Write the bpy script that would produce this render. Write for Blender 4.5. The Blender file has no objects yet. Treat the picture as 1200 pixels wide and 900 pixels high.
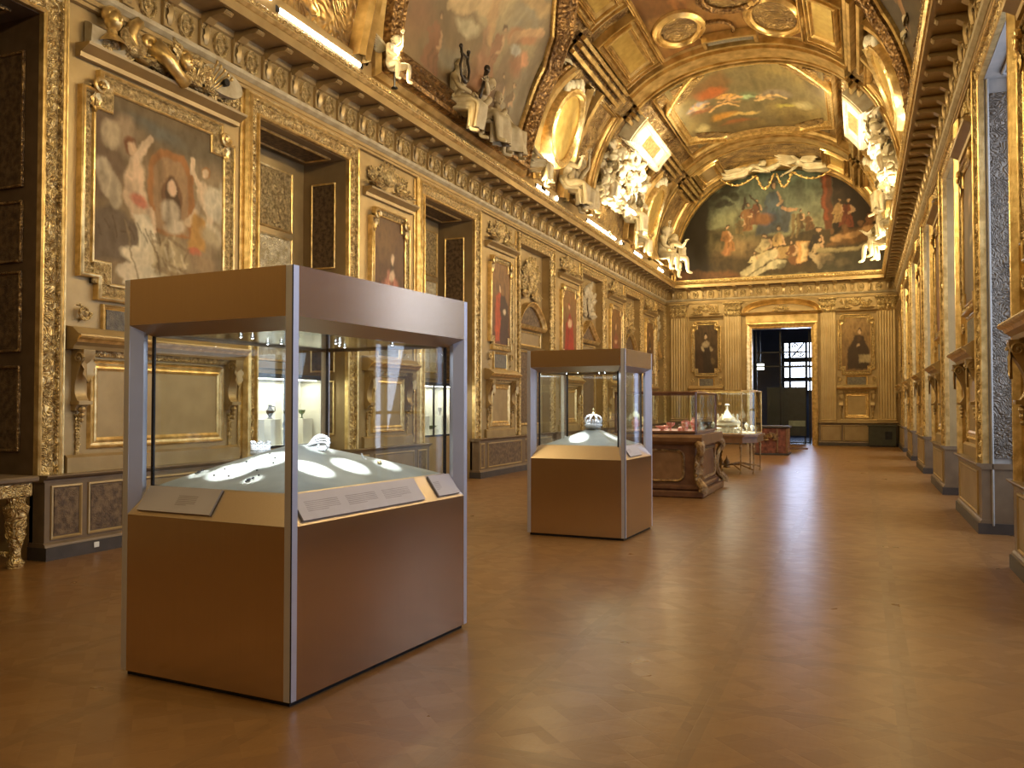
import bpy, bmesh, math, random
import numpy as np
from mathutils import Vector, Matrix

PI = math.pi
scene = bpy.context.scene
COL = scene.collection
R = random.Random(7)

# ------------------------------------------------------------------ mesh builder
class MB:
    def __init__(self, M=None):
        self.v = []; self.f = []; self.M = M or Matrix.Identity(4); self.stack = []
    def push(self, M): self.stack.append(self.M); self.M = self.M @ M; return self
    def pop(self): self.M = self.stack.pop(); return self
    def add(self, vs, fs):
        b = len(self.v); M = self.M
        self.v.extend([tuple(M @ Vector(p)) for p in vs])
        self.f.extend([tuple(b + i for i in f) for f in fs])
        return self
    def box(self, x0, x1, y0, y1, z0, z1, bev=0.0):
        if x0 > x1: x0, x1 = x1, x0
        if y0 > y1: y0, y1 = y1, y0
        if z0 > z1: z0, z1 = z1, z0
        b = min(bev, (x1-x0)*.45, (y1-y0)*.45, (z1-z0)*.45)
        if b <= 0:
            vs = [(x0,y0,z0),(x1,y0,z0),(x1,y1,z0),(x0,y1,z0),(x0,y0,z1),(x1,y0,z1),(x1,y1,z1),(x0,y1,z1)]
            return self.add(vs, [(0,3,2,1),(4,5,6,7),(0,1,5,4),(1,2,6,5),(2,3,7,6),(3,0,4,7)])
        bm = bmesh.new(); bmesh.ops.create_cube(bm, size=1)
        for w in bm.verts: w.co = Vector(((x0+x1)/2 + w.co.x*(x1-x0), (y0+y1)/2 + w.co.y*(y1-y0), (z0+z1)/2 + w.co.z*(z1-z0)))
        bmesh.ops.bevel(bm, geom=bm.edges[:], offset=b, segments=1, affect='EDGES')
        return self.bm(bm)
    def bm(self, bm):
        bm.verts.index_update()
        self.add([w.co[:] for w in bm.verts], [tuple(w.index for w in f.verts) for f in bm.faces]); bm.free(); return self
    def grid(self, P, closeu=False, closev=False):
        nu, nv = len(P), len(P[0]); fs = []
        for i in range(nu if closeu else nu-1):
            for j in range(nv if closev else nv-1):
                a, b = (i+1) % nu, (j+1) % nv
                fs.append((i*nv+j, a*nv+j, a*nv+b, i*nv+b))
        return self.add([p for row in P for p in row], fs)
    def tube(self, pts, r, n=8, cap=True):
        pts = [Vector(p) for p in pts]
        if not hasattr(r, '__len__'): r = [r]*len(pts)
        rows = []; up = Vector((0,0,1)); prev = None
        for i, p in enumerate(pts):
            d = (pts[min(i+1, len(pts)-1)] - pts[max(i-1, 0)])
            if d.length < 1e-9: d = Vector((0,0,1))
            d.normalize()
            if prev is None:
                a = d.cross(up)
                if a.length < .1: a = d.cross(Vector((1,0,0)))
            else:
                a = prev - d*prev.dot(d)
                if a.length < 1e-6: a = d.cross(Vector((1,0,0)))
            a.normalize(); prev = a; b = d.cross(a)
            rows.append([tuple(p + (a*math.cos(2*PI*k/n) + b*math.sin(2*PI*k/n))*r[i]) for k in range(n)])
        self.grid(rows, closev=True)
        if cap:
            base = len(self.v) - len(pts)*n
            self.f.append(tuple(base + k for k in range(n)))
            self.f.append(tuple(base + (len(pts)-1)*n + k for k in reversed(range(n))))
        return self
    def lathe(self, prof, n=20, c=(0,0,0), sx=1, sy=1):
        rows = [[(c[0] + r*sx*math.cos(2*PI*k/n), c[1] + r*sy*math.sin(2*PI*k/n), c[2] + z) for k in range(n)] for r, z in prof]
        return self.grid(rows, closev=True)
    def ball(self, c, r, n=10, rot=None):
        if not hasattr(r, '__len__'): r = (r, r, r)
        Mr = rot or Matrix.Identity(3); rows = []
        m = max(4, n*2//3)
        for i in range(m+1):
            th = PI*i/m; th = min(max(th, .02), PI-.02)
            rows.append([tuple(Vector(c) + Mr @ Vector((r[0]*math.sin(th)*math.cos(2*PI*k/n), r[1]*math.sin(th)*math.sin(2*PI*k/n), r[2]*math.cos(th)))) for k in range(n)])
        return self.grid(rows, closev=True)
    def extr(self, poly, y0, y1):          # polygon in x,z extruded along y
        n = len(poly)
        vs = [(p[0], y0, p[1]) for p in poly] + [(p[0], y1, p[1]) for p in poly]
        fs = [tuple(range(n)), tuple(range(2*n-1, n-1, -1))] + [(i, i+n, (i+1) % n + n, (i+1) % n) for i in range(n)]
        return self.add(vs, fs)
    def prof(self, prof, x0, x1):          # profile (y,z) extruded along x with caps
        n = len(prof)
        vs = [(x0, p[0], p[1]) for p in prof] + [(x1, p[0], p[1]) for p in prof]
        fs = [tuple(range(n)), tuple(range(2*n-1, n-1, -1))] + [(i, i+n, (i+1) % n + n, (i+1) % n) for i in range(n)]
        return self.add(vs, fs)
    def sweep(self, path, prof, closed=True, mp=None, seg=None, relief=None, amp=0.0, per=.12):
        """path (s,t) polygon, prof list of (d outward, h height); mitred. mp maps (s,t,h) to a point"""
        mp = mp or (lambda s, t, h: (s, -h, t))
        n = len(path); P = [Vector(p) for p in path]
        def nrm(a, b):
            d = (b-a); d.normalize(); return Vector((d.y, -d.x))
        mit = []
        for i in range(n):
            if closed or 0 < i < n-1:
                n1 = nrm(P[i-1], P[i]); n2 = nrm(P[i], P[(i+1) % n])
                m = n1+n2; L = m.length
                if L < 1e-6: m = n1
                else: m = m/L; m = m/max(.3, m.dot(n1))
            elif i == 0: m = nrm(P[0], P[1])
            else: m = nrm(P[-2], P[-1])
            mit.append(m)
        rows = []; dist = 0
        cnt = n if closed else n-1
        for i in range(cnt):
            a, b = P[i], P[(i+1) % n]; ma, mb = mit[i], mit[(i+1) % n]
            L = (b-a).length; k = max(1, int(math.ceil(L/seg))) if seg else 1
            for q in range(k):
                f = q/k; rows.append((a.lerp(b, f), ma.lerp(mb, f), dist + L*f))
            dist += L
        if not closed: rows.append((P[-1], mit[-1], dist))
        out = []
        for p, m, s in rows:
            row = []
            for j, (d, h) in enumerate(prof):
                if relief and j in relief:
                    lo, hi = relief[0], relief[-1]; v = (j-lo)/max(1, hi-lo)*2-1
                    h = h + amp*leafy(s/per, v)
                q = p + m*d; row.append(mp(q.x, q.y, h))
            out.append(row)
        return self.grid(out, closeu=closed)
    def build(self, name, mat, parent=None, smooth=False, M=None, angle=None):
        me = bpy.data.meshes.new(name); me.from_pydata(self.v, [], self.f); me.validate()
        bm = bmesh.new(); bm.from_mesh(me)
        bmesh.ops.recalc_face_normals(bm, faces=bm.faces)
        if angle:
            for e in bm.edges:
                e.smooth = not (len(e.link_faces) == 2 and e.calc_face_angle(0) > angle)
        bm.to_mesh(me); bm.free()
        if smooth or angle: me.polygons.foreach_set('use_smooth', [True]*len(me.polygons))
        me.materials.append(mat)
        o = bpy.data.objects.new(name, me); COL.objects.link(o)
        if parent: o.parent = parent
        if M is not None: o.matrix_local = M
        return o

def leafy(ph, v):
    a = abs(v)
    h = (.5 + .5*math.sin(2*PI*(ph + .45*a)))*(1-a**4)
    h += .35*math.sin(2*PI*3*ph + 6*a)*(1-a) + .25*math.cos(2*PI*ph)*math.exp(-(a*3)**2)
    return h

def T(x, y, z): return Matrix.Translation((x, y, z))
def RZ(a): return Matrix.Rotation(a, 4, 'Z')
def RX(a): return Matrix.Rotation(a, 4, 'X')
def RY(a): return Matrix.Rotation(a, 4, 'Y')

# ------------------------------------------------------------------ object tagging
def tag(o, label=None, cat=None, group=None, kind=None):
    if label: o['label'] = label
    if cat: o['category'] = cat
    if group: o['group'] = group
    if kind: o['kind'] = kind
    return o
def thing(name, label, cat, loc=(0,0,0), rz=0, group=None):
    o = bpy.data.objects.new(name, None); COL.objects.link(o); o.empty_display_size = .1
    o.location = loc; o.rotation_euler = (0, 0, rz)
    return tag(o, label, cat, group)
def struct(o): o['kind'] = 'structure'; return o
def copytree(o, parent=None):
    c = o.copy(); COL.objects.link(c)
    if parent: c.parent = parent
    for ch in list(o.children): copytree(ch, c)
    return c

# ------------------------------------------------------------------ materials
def newmat(name):
    m = bpy.data.materials.new(name); m.use_nodes = True
    nt = m.node_tree; b = nt.nodes['Principled BSDF']
    return m, nt, b
def N(nt, t, **k):
    n = nt.nodes.new(t)
    for a, v in k.items(): setattr(n, a, v)
    return n
def math_(nt, op, a, b=None, c=None):
    n = nt.nodes.new('ShaderNodeMath'); n.operation = op
    for i, x in enumerate((a, b, c)):
        if x is None: continue
        if isinstance(x, (int, float)): n.inputs[i].default_value = x
        else: nt.links.new(x, n.inputs[i])
    return n.outputs[0]
def mixc(nt, fac, a, b):
    n = nt.nodes.new('ShaderNodeMix'); n.data_type = 'RGBA'
    for i, x in ((0, fac), (6, a), (7, b)):
        if isinstance(x, (int, float)): n.inputs[i].default_value = x
        elif isinstance(x, tuple): n.inputs[i].default_value = (*x, 1)
        else: nt.links.new(x, n.inputs[i])
    return n.outputs[2]
def mat(name, col, rough=.5, metal=0., col2=None, nscale=6., bump=0., bscale=40., btype='noise', bdist=.01, coat=0., nrough=0.0, spec=.5, detail=4):
    m, nt, b = newmat(name); L = nt.links.new
    tc = N(nt, 'ShaderNodeTexCoord')
    b.inputs['Roughness'].default_value = rough; b.inputs['Metallic'].default_value = metal
    b.inputs['Coat Weight'].default_value = coat; b.inputs['Specular IOR Level'].default_value = spec
    no = N(nt, 'ShaderNodeTexNoise'); no.inputs['Scale'].default_value = nscale; no.inputs['Detail'].default_value = detail
    L(tc.outputs['Object'], no.inputs['Vector'])
    c2 = col2 or tuple(c*.72 for c in col)
    r = N(nt, 'ShaderNodeMapRange'); L(no.outputs[0], r.inputs[0]); r.inputs[1].default_value = .35; r.inputs[2].default_value = .65
    L(mixc(nt, r.outputs[0], col, c2), b.inputs['Base Color'])
    if nrough: 
        r2 = N(nt, 'ShaderNodeMapRange'); L(no.outputs[0], r2.inputs[0]); r2.inputs[3].default_value = rough-nrough; r2.inputs[4].default_value = rough+nrough
        L(r2.outputs[0], b.inputs['Roughness'])
    if bump:
        if btype == 'noise':
            t = N(nt, 'ShaderNodeTexNoise'); t.inputs['Scale'].default_value = bscale; t.inputs['Detail'].default_value = 3
            out = t.outputs[0]
        elif btype == 'voronoi':
            t = N(nt, 'ShaderNodeTexVoronoi'); t.feature = 'SMOOTH_F1'; t.inputs['Scale'].default_value = bscale
            out = math_(nt, 'SUBTRACT', 1.0, t.outputs[0])
        elif btype == 'carve':       # swirling carved scrolls
            t0 = N(nt, 'ShaderNodeTexNoise'); t0.inputs['Scale'].default_value = bscale*.35; t0.inputs['Detail'].default_value = 1
            L(tc.outputs['Object'], t0.inputs['Vector'])
            t = N(nt, 'ShaderNodeTexNoise')
            va = N(nt, 'ShaderNodeVectorMath'); va.operation = 'MULTIPLY_ADD'
            L(t0.outputs[1], va.inputs[0]); va.inputs[1].default_value = (.35,.35,.35); L(tc.outputs['Object'], va.inputs[2])
            t.inputs['Scale'].default_value = bscale; t.inputs['Detail'].default_value = 1
            L(va.outputs[0], t.inputs['Vector'])
            w = math_(nt, 'SINE', math_(nt, 'MULTIPLY', t.outputs[0], 34.))
            out = math_(nt, 'MULTIPLY_ADD', w, .5, .5)
        if btype != 'carve': L(tc.outputs['Object'], t.inputs['Vector'])
        bp = N(nt, 'ShaderNodeBump'); bp.inputs['Strength'].default_value = bump; bp.inputs['Distance'].default_value = bdist
        L(out, bp.inputs['Height']); L(bp.outputs[0], b.inputs['Normal'])
    return m
def emit(name, col, s):
    m, nt, b = newmat(name)
    b.inputs['Base Color'].default_value = (.8,.8,.8,1)
    b.inputs['Emission Color'].default_value = (*col, 1); b.inputs['Emission Strength'].default_value = s
    return m

GOLD = mat('gilding', (.95,.71,.31), .30, .74, col2=(.62,.41,.15), nscale=9, bump=.35, bscale=30, bdist=.01)
GOLDC = mat('carved_gilding', (.98,.76,.36), .36, .6, col2=(.40,.25,.09), nscale=18, bump=.9, bscale=13, btype='carve', bdist=.018)
GOLDF = mat('fine_carved_gilding', (1.,.79,.40), .36, .58, col2=(.46,.30,.12), nscale=22, bump=.9, bscale=22, btype='carve', bdist=.015)
GOLDS = mat('smooth_gold_leaf', (.95,.74,.27), .30, .85, col2=(.80,.58,.19), nscale=5, bump=.3, bscale=60, bdist=.004)
PANEL = mat('ochre_painted_panelling', (.50,.355,.165), .40, .45, col2=(.41,.285,.125), nscale=3, bump=.12, bscale=12, bdist=.01)
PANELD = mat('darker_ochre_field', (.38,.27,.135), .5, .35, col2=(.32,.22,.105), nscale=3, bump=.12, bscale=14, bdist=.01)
ARAB = mat('arabesque_painted_panel', (.22,.14,.07), .55, .25, col2=(.09,.055,.03), nscale=15, bump=.5, bscale=16, btype='carve', bdist=.006, detail=2)
GREYP = mat('grey_grisaille_plaque', (.22,.19,.14), .6, .1, col2=(.13,.11,.09), nscale=16, bump=.5, bscale=18, btype='carve', bdist=.008)
PLINTH = mat('brown_plinth_panelling', (.22,.15,.085), .45, .15, col2=(.17,.115,.065), nscale=4, bump=.1, bscale=20, bdist=.005)
BASE = mat('dark_base', (.07,.055,.045), .5, 0, nscale=5)
VAULT = mat('vault_gilded_stucco', (.50,.34,.14), .44, .55, col2=(.17,.10,.045), nscale=2.5, bump=.9, bscale=3.2, btype='carve', bdist=.05)
VAULTP = mat('vault_plain_gilding', (.86,.63,.28), .32, .75, col2=(.50,.32,.11), nscale=3, bump=.25, bscale=9, bdist=.02)
VBROWN = mat('dark_egg_moulding', (.34,.20,.075), .40, .75, col2=(.12,.065,.03), nscale=12, bump=1., bscale=16, btype='voronoi', bdist=.03)
STUCCO = mat('cream_stucco', (.80,.72,.52), .6, 0., col2=(.64,.52,.32), nscale=5, bump=.3, bscale=14, bdist=.02)
STUCCOD = mat('aged_stucco', (.60,.50,.32), .6, 0., col2=(.42,.32,.18), nscale=5, bump=.3, bscale=14, bdist=.02)
BRONZEP = mat('dark_bronze_figure', (.06,.045,.035), .4, .4, nscale=8)
GREYREV = mat('daylit_reveal_and_bar_grey', (.42,.38,.33), .5, .1, col2=(.33,.31,.28), nscale=5)  # daylight on the near reveals put into the grey; window bars share it
GREYCARV = mat('grey_carved_reveal', (.27,.22,.165), .5, .3, col2=(.16,.125,.09), nscale=9, bump=1., bscale=12, btype='carve', bdist=.03)
WHITEC = mat('vitrine_white', (.85,.82,.74), .6, 0, col2=(.80,.77,.69))
DARKMETAL = mat('dark_metal', (.04,.04,.045), .4, .8)
STEELB = mat('blue_grey_steel', (.70,.73,.86), .34, .75, col2=(.64,.67,.80), nscale=3)
def brushed(name, c1, c2, rough):
    m, nt, b = newmat(name); L = nt.links.new
    tc = N(nt, 'ShaderNodeTexCoord'); mp = N(nt, 'ShaderNodeMapping'); mp.inputs['Scale'].default_value = (160, 160, 1.5)
    L(tc.outputs['Object'], mp.inputs['Vector'])
    no = N(nt, 'ShaderNodeTexNoise'); no.inputs['Scale'].default_value = 1.; no.inputs['Detail'].default_value = 2
    L(mp.outputs[0], no.inputs['Vector'])
    L(mixc(nt, no.outputs[0], c1, c2), b.inputs['Base Color'])
    b.inputs['Metallic'].default_value = 1.; b.inputs['Roughness'].default_value = rough
    bp = N(nt, 'ShaderNodeBump'); bp.inputs['Strength'].default_value = .12; bp.inputs['Distance'].default_value = .002
    L(no.outputs[0], bp.inputs['Height']); L(bp.outputs[0], b.inputs['Normal'])
    return m
BRONZE = brushed('brushed_bronze_sheet', (.64,.49,.36), (.57,.43,.31), .2)
BRONZEL = brushed('brushed_bronze_sill', (.60,.47,.33), (.54,.42,.29), .34)
LABELM = mat('label_card', (.50,.44,.43), .45, 0, col2=(.47,.41,.40))
LABELT = mat('label_print', (.36,.30,.28), .5, 0)
CLOTH = mat('grey_display_cloth', (.42,.42,.38), .5, 0., col2=(.27,.28,.255), nscale=3, bump=.1, bscale=250, bdist=.001)
JEWEL = mat('diamonds_in_silver', (.95,.96,1.), .2, .1, col2=(.80,.84,.92), nscale=60, bump=1., bscale=120, btype='voronoi', bdist=.004)
GOLDJ = mat('jewel_gold', (.95,.80,.45), .2, .9, nscale=30, bump=.6, bscale=90, btype='voronoi', bdist=.003)
DARKGEM = mat('dark_stone', (.03,.03,.04), .1, 0)
SILVER = mat('rock_crystal_and_silver', (.9,.86,.72), .2, .4, col2=(.75,.68,.5), nscale=30, bump=.6, bscale=60, btype='voronoi', bdist=.004)
REDST = mat('red_hardstone', (.75,.16,.12), .25, 0, col2=(.85,.55,.45), nscale=22)
WOOD = mat('mahogany', (.17,.075,.035), .32, 0, col2=(.10,.04,.02), nscale=7, coat=.3)
WOODL = mat('walnut_panel', (.27,.14,.06), .35, 0, col2=(.20,.10,.04), nscale=6, coat=.2)
ORMOLU = mat('tarnished_ormolu', (.46,.30,.13), .36, .85, col2=(.22,.13,.06), nscale=14, bump=.7, bscale=16, btype='carve', bdist=.01)
PORPH = mat('red_marble', (.30,.10,.06), .25, 0, col2=(.14,.05,.035), nscale=12, coat=.3)

def glassmat(name='case_glass', tint=(.97,.99,.98), refl=1.0):
    m = bpy.data.materials.new(name); m.use_nodes = True; nt = m.node_tree; nt.nodes.clear()
    o = N(nt, 'ShaderNodeOutputMaterial'); mx = N(nt, 'ShaderNodeMixShader'); t = N(nt, 'ShaderNodeBsdfTransparent'); g = N(nt, 'ShaderNodeBsdfGlossy')
    t.inputs[0].default_value = (*tint, 1); g.inputs['Roughness'].default_value = .01
    lw = N(nt, 'ShaderNodeLayerWeight'); lw.inputs['Blend'].default_value = .5
    f = math_(nt, 'MULTIPLY', math_(nt, 'MULTIPLY_ADD', math_(nt, 'POWER', lw.outputs['Facing'], 4.), .85, .03), refl)
    nt.links.new(f, mx.inputs[0]); nt.links.new(t.outputs[0], mx.inputs[1]); nt.links.new(g.outputs[0], mx.inputs[2]); nt.links.new(mx.outputs[0], o.inputs[0])
    return m
GLASS = glassmat()

def vcolmat(name, rough=.5, bump=.2, spec=.4):
    m, nt, b = newmat(name); L = nt.links.new
    a = N(nt, 'ShaderNodeVertexColor'); a.layer_name = 'paint'
    L(a.outputs[0], b.inputs['Base Color']); b.inputs['Roughness'].default_value = rough
    b.inputs['Specular IOR Level'].default_value = spec
    tc = N(nt, 'ShaderNodeTexCoord'); no = N(nt, 'ShaderNodeTexNoise'); no.inputs['Scale'].default_value = 30; no.inputs['Detail'].default_value = 4
    L(tc.outputs['Object'], no.inputs['Vector'])
    bp = N(nt, 'ShaderNodeBump'); bp.inputs['Strength'].default_value = bump; bp.inputs['Distance'].default_value = .004
    L(no.outputs[0], bp.inputs['Height']); L(bp.outputs[0], b.inputs['Normal'])
    return m
PAINTM = vcolmat('oil_paint')
TAPES = vcolmat('woven_tapestry', .85, .3, .15)
# ------------------------------------------------------------------ painter (colours per vertex on a fine grid)
def vnoise(x, y, seed=0):
    xi = np.floor(x).astype(np.int64); yi = np.floor(y).astype(np.int64); xf = x-xi; yf = y-yi
    def h(a, b):
        n = (a*374761393 + b*668265263 + seed*974634777) & 0x7fffffff
        n = ((n ^ (n >> 13))*1274126177) & 0x7fffffff
        return ((n ^ (n >> 16)) & 0xffff)/65535.
    u = xf*xf*(3-2*xf); v = yf*yf*(3-2*yf)
    return (h(xi, yi)*(1-u) + h(xi+1, yi)*u)*(1-v) + (h(xi, yi+1)*(1-u) + h(xi+1, yi+1)*u)*v
def fbm(x, y, seed=0, o=4):
    s = 0; a = .5
    for i in range(o): s = s + a*vnoise(x*2**i, y*2**i, seed+i*17); a *= .5
    return s/(1-.5**o)
def srgb(c): return np.array([(v/255/12.92 if v/255 <= .04045 else ((v/255+.055)/1.055)**2.4) for v in c])
class Canvas:
    """unit coordinates: x 0..asp, y 0..1 (up)"""
    def __init__(s, W, H, top, bot, seed=1, asp=1., warp=.02, tex=.12):
        s.W, s.H, s.asp, s.seed = W, H, asp, seed
        X, Y = np.meshgrid(np.linspace(0, asp, W), np.linspace(0, 1, H), indexing='ij')
        s.X0, s.Y0 = X, Y
        s.X = X + warp*(fbm(X*7, Y*7, seed)-.5)*2 + warp*.5*(fbm(X*22, Y*22, seed+5)-.5)*2
        s.Y = Y + warp*(fbm(X*7, Y*7, seed+9)-.5)*2 + warp*.5*(fbm(X*22, Y*22, seed+7)-.5)*2
        f = np.clip(s.Y, 0, 1)[..., None]
        s.A = srgb(bot)*(1-f) + srgb(top)*f
        s.tex = tex
    def _bl(s, m, col):
        m = np.clip(m, 0, 1)[..., None]; s.A = s.A*(1-m) + srgb(col)*m
    def ell(s, cx, cy, rx, ry, col, rot=0, soft=.15, a=1.):
        c, n = math.cos(math.radians(rot)), math.sin(math.radians(rot))
        dx, dy = s.X-cx, s.Y-cy; u = (dx*c + dy*n)/rx; v = (-dx*n + dy*c)/ry
        d = np.sqrt(u*u+v*v); s._bl((1-d)/soft*a if a == 1. else np.clip((1-d)/soft, 0, 1)*a, col); return s
    def line(s, pts, w, col, soft=.4, a=1.):
        for i in range(len(pts)-1):
            (x0, y0), (x1, y1) = pts[i], pts[i+1]
            w0, w1 = (w, w) if not hasattr(w, '__len__') else (w[i], w[i+1])
            dx, dy = x1-x0, y1-y0; L = dx*dx+dy*dy+1e-9
            t = np.clip(((s.X-x0)*dx + (s.Y-y0)*dy)/L, 0, 1); d = np.hypot(s.X-x0-t*dx, s.Y-y0-t*dy)
            ww = w0+(w1-w0)*t; s._bl(np.clip((1-d/ww)/soft, 0, 1)*a, col)
        return s
    def poly(s, pts, col, soft=.012, a=1.):
        # signed distance of a polygon
        d = np.full(s.X.shape, 1e9); ins = np.zeros(s.X.shape, bool); n = len(pts)
        for i in range(n):
            (x0, y0), (x1, y1) = pts[i], pts[(i+1) % n]
            dx, dy = x1-x0, y1-y0; t = np.clip(((s.X-x0)*dx + (s.Y-y0)*dy)/(dx*dx+dy*dy+1e-12), 0, 1)
            d = np.minimum(d, np.hypot(s.X-x0-t*dx, s.Y-y0-t*dy))
            c = ((y0 > s.Y) != (y1 > s.Y)) & (s.X < (x1-x0)*(s.Y-y0)/((y1-y0) + 1e-12)+x0); ins ^= c
        m = np.where(ins, .5+d/soft, .5-d/soft); s._bl(np.clip(m, 0, 1)*a, col); return s
    def clouds(s, c1, a=.8, sc=3., lo=.45, hi=.65, y0=0., y1=1., seed=0, sx=1.):
        n = fbm(s.X0*sc*sx, s.Y0*sc, s.seed+31+seed, 5); m = np.clip((n-lo)/(hi-lo), 0, 1)*a
        m = m*np.clip((s.Y0-y0)/.08, 0, 1)*np.clip((y1-s.Y0)/.08, 0, 1); s._bl(m, c1); return s
    def fig(s, x, y, h, robe, skin=(205,165,125), hair=(60,40,28), lean=0., arm=None, robe2=None, sit=False):
        """small painted figure, feet near (x,y), height h"""
        hx = x + lean*h; r2 = robe2 or tuple(int(c*.6) for c in robe)
        if sit:
            s.ell(x+.10*h, y+.22*h, .34*h, .20*h, robe, 8, .2); s.ell(x+.25*h, y+.1*h, .16*h, .12*h, r2, 30, .3)
        else:
            s.poly([(x-.2*h, y), (x+.2*h, y), (hx+.1*h, y+.72*h), (hx-.1*h, y+.72*h)], robe, .03*h)
            s.line([(x-.05*h, y+.05*h), (hx-.02*h, y+.6*h)], .03*h, r2, .8, .7); s.line([(x+.1*h, y+.05*h), (hx+.04*h, y+.6*h)], .025*h, r2, .8, .7)
        s.ell(hx, y+.60*h, .13*h, .2*h, robe, 0, .3)
        s.line([(hx-.1*h, y+.72*h), (hx-.2*h, y+.5*h), (hx-.05*h, y+.42*h)] if not arm else [(hx-.08*h, y+.72*h)] + [(hx+ax*h, y+ay*h) for ax, ay in arm], .045*h, skin if arm else robe, .4)
        s.line([(hx+.1*h, y+.72*h), (hx+.18*h, y+.52*h), (hx+.05*h, y+.45*h)], .04*h, skin, .5)
        s.ell(hx, y+.9*h, .075*h, .1*h, hair, 0, .2); s.ell(hx+.012*h, y+.885*h, .05*h, .072*h, skin, 0, .3)
        return s
    def putto(s, x, y, h, skin=(214,178,140), rot=0, wing=None):
        c, n = math.cos(math.radians(rot)), math.sin(math.radians(rot))
        def q(a, b): return (x+(a*c-b*n)*h, y+(a*n+b*c)*h)
        sh = tuple(int(v*.8) for v in skin)
        if wing: s.ell(*q(.25, .55), .24*h, .13*h, wing, rot+35, .4)
        s.line([q(-.08, .3), q(-.16, .12), q(-.1, -.05)], .085*h, sh); s.line([q(.08, .3), q(.2, .15), q(.16, -.04)], .085*h, skin)
        s.ell(*q(0, .48), .16*h, .22*h, skin, rot, .25)
        s.line([q(-.12, .6), q(-.26, .75), q(-.3, .95)], .055*h, skin); s.line([q(.12, .6), q(.3, .55)], .055*h, sh)
        s.ell(*q(.02, .83), .115*h, .12*h, (150,105,60), rot, .2); s.ell(*q(.01, .81), .09*h, .1*h, skin, rot, .3)
        return s
    smear, folds, veil = 1., .5, .16
    def finish(s):
        smear, folds, veil = s.smear, s.folds, s.veil
        # brushwork: broken edges, drapery-like folds and a unifying warm varnish
        X, Y, W, H = s.X0, s.Y0, s.W, s.H; A = s.A
        for fr, am in ((9, .016), (24, .007), (60, .002)):
            ix = np.clip(((X + smear*am*2*(fbm(X*fr, Y*fr, s.seed+101)-.5)*2)/s.asp*(W-1)).round().astype(int), 0, W-1)
            iy = np.clip(((Y + smear*am*2*(fbm(X*fr, Y*fr, s.seed+131)-.5)*2)*(H-1)).round().astype(int), 0, H-1)
            A = A[ix, iy]
        B = A.copy(); B[1:-1, 1:-1] = (A[1:-1, 1:-1]*2+A[:-2, 1:-1]+A[2:, 1:-1]+A[1:-1, :-2]+A[1:-1, 2:])/6; A = B
        u = X + .05*fbm(X*5, Y*5, s.seed+61); v = Y + .05*fbm(X*5, Y*5, s.seed+63)
        rd = 1-np.abs(2*fbm(u*13, v*7, s.seed+55, 3)-1); rd2 = 1-np.abs(2*fbm(u*30, v*22, s.seed+57, 2)-1)
        k = 1 + folds*(rd-.72)*1.6 + folds*.5*(rd2-.7)
        n = fbm(X*60, Y*60, s.seed+77, 3); m = fbm(X*5, Y*5, s.seed+78, 3)
        k = k*(1 + s.tex*(n-.5)*2 + s.tex*2*(m-.5)*2)
        A = A*k[..., None]; mean = A.reshape(-1, 3).mean(0)*np.array([1.08, .98, .82])
        return np.clip(A*(1-veil)+mean*veil, 0, 1)
def paint_mesh(name, cv, mp, mat_, parent=None, thick=.02, kind=None):
    """cv: Canvas; mp(u 0..1, v 0..1, depth) -> point; builds a thin slab with the picture on its face"""
    A = cv.finish(); W, H = cv.W, cv.H
    vs = [mp(i/(W-1), j/(H-1), 0.) for i in range(W) for j in range(H)]
    fs = [(i*H+j, (i+1)*H+j, (i+1)*H+j+1, i*H+j+1) for i in range(W-1) for j in range(H-1)]
    rim = [i*H for i in range(W)] + [(W-1)*H+j for j in range(1, H)] + [i*H+H-1 for i in range(W-2, -1, -1)] + [j for j in range(H-2, 0, -1)]
    def uv(k): return (k//H)/(W-1), (k % H)/(H-1)
    b = len(vs); vs += [mp(*uv(k), thick) for k in rim]
    n = len(rim); fs += [(rim[i], b+i, b+(i+1) % n, rim[(i+1) % n]) for i in range(n)]
    me = bpy.data.meshes.new(name); me.from_pydata(vs, [], fs)
    at = me.color_attributes.new('paint', 'FLOAT_COLOR', 'POINT')
    C = np.ones((len(vs), 4)); C[:W*H, :3] = A.reshape(-1, 3); C[W*H:, :3] = (.1, .07, .04)
    at.data.foreach_set('color', C.ravel())
    me.polygons.foreach_set('use_smooth', [True]*len(me.polygons))
    me.materials.append(mat_)
    o = bpy.data.objects.new(name, me); COL.objects.link(o)
    if parent: o.parent = parent
    return o

# ------------------------------------------------------------------ carved ornament
def volute(mb, x, z, r, y, turns=1.6, flip=1, t=.25, a0=0.):
    pts = []; rr = []; n = int(14*turns)
    for i in range(n+1):
        f = i/n; a = a0 + flip*2*PI*turns*f; q = r*(1-.85*f)
        pts.append((x+q*math.cos(a), y-.15*r*f*1.5, z+q*math.sin(a))); rr.append(max(.004, r*t*(1-.55*f)))
    mb.tube(pts, rr, 6)
    mb.ball((x, y-.2*r, z), r*.22, 6)
def leaf(mb, x, z, L, w, ang, y, curl=.35, ribs=True):
    c, s = math.cos(ang), math.sin(ang); rows = []
    for i in range(7):
        f = i/6; wd = w*math.sin(PI*min(1, .12+f*.9))**.8*(1+.25*math.sin(f*22)); rows.append([])
        for k in (-1, -.5, 0, .5, 1):
            a = L*f; b = wd*k*.5; d = -(math.sin(PI*f)*curl*L*.5 + curl*L*.4*f*f + (.10*L*(1-abs(k)) if ribs else 0))
            rows[-1].append((x+a*c-b*s, y+d, z+a*s+b*c))
    mb.grid(rows)
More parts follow.
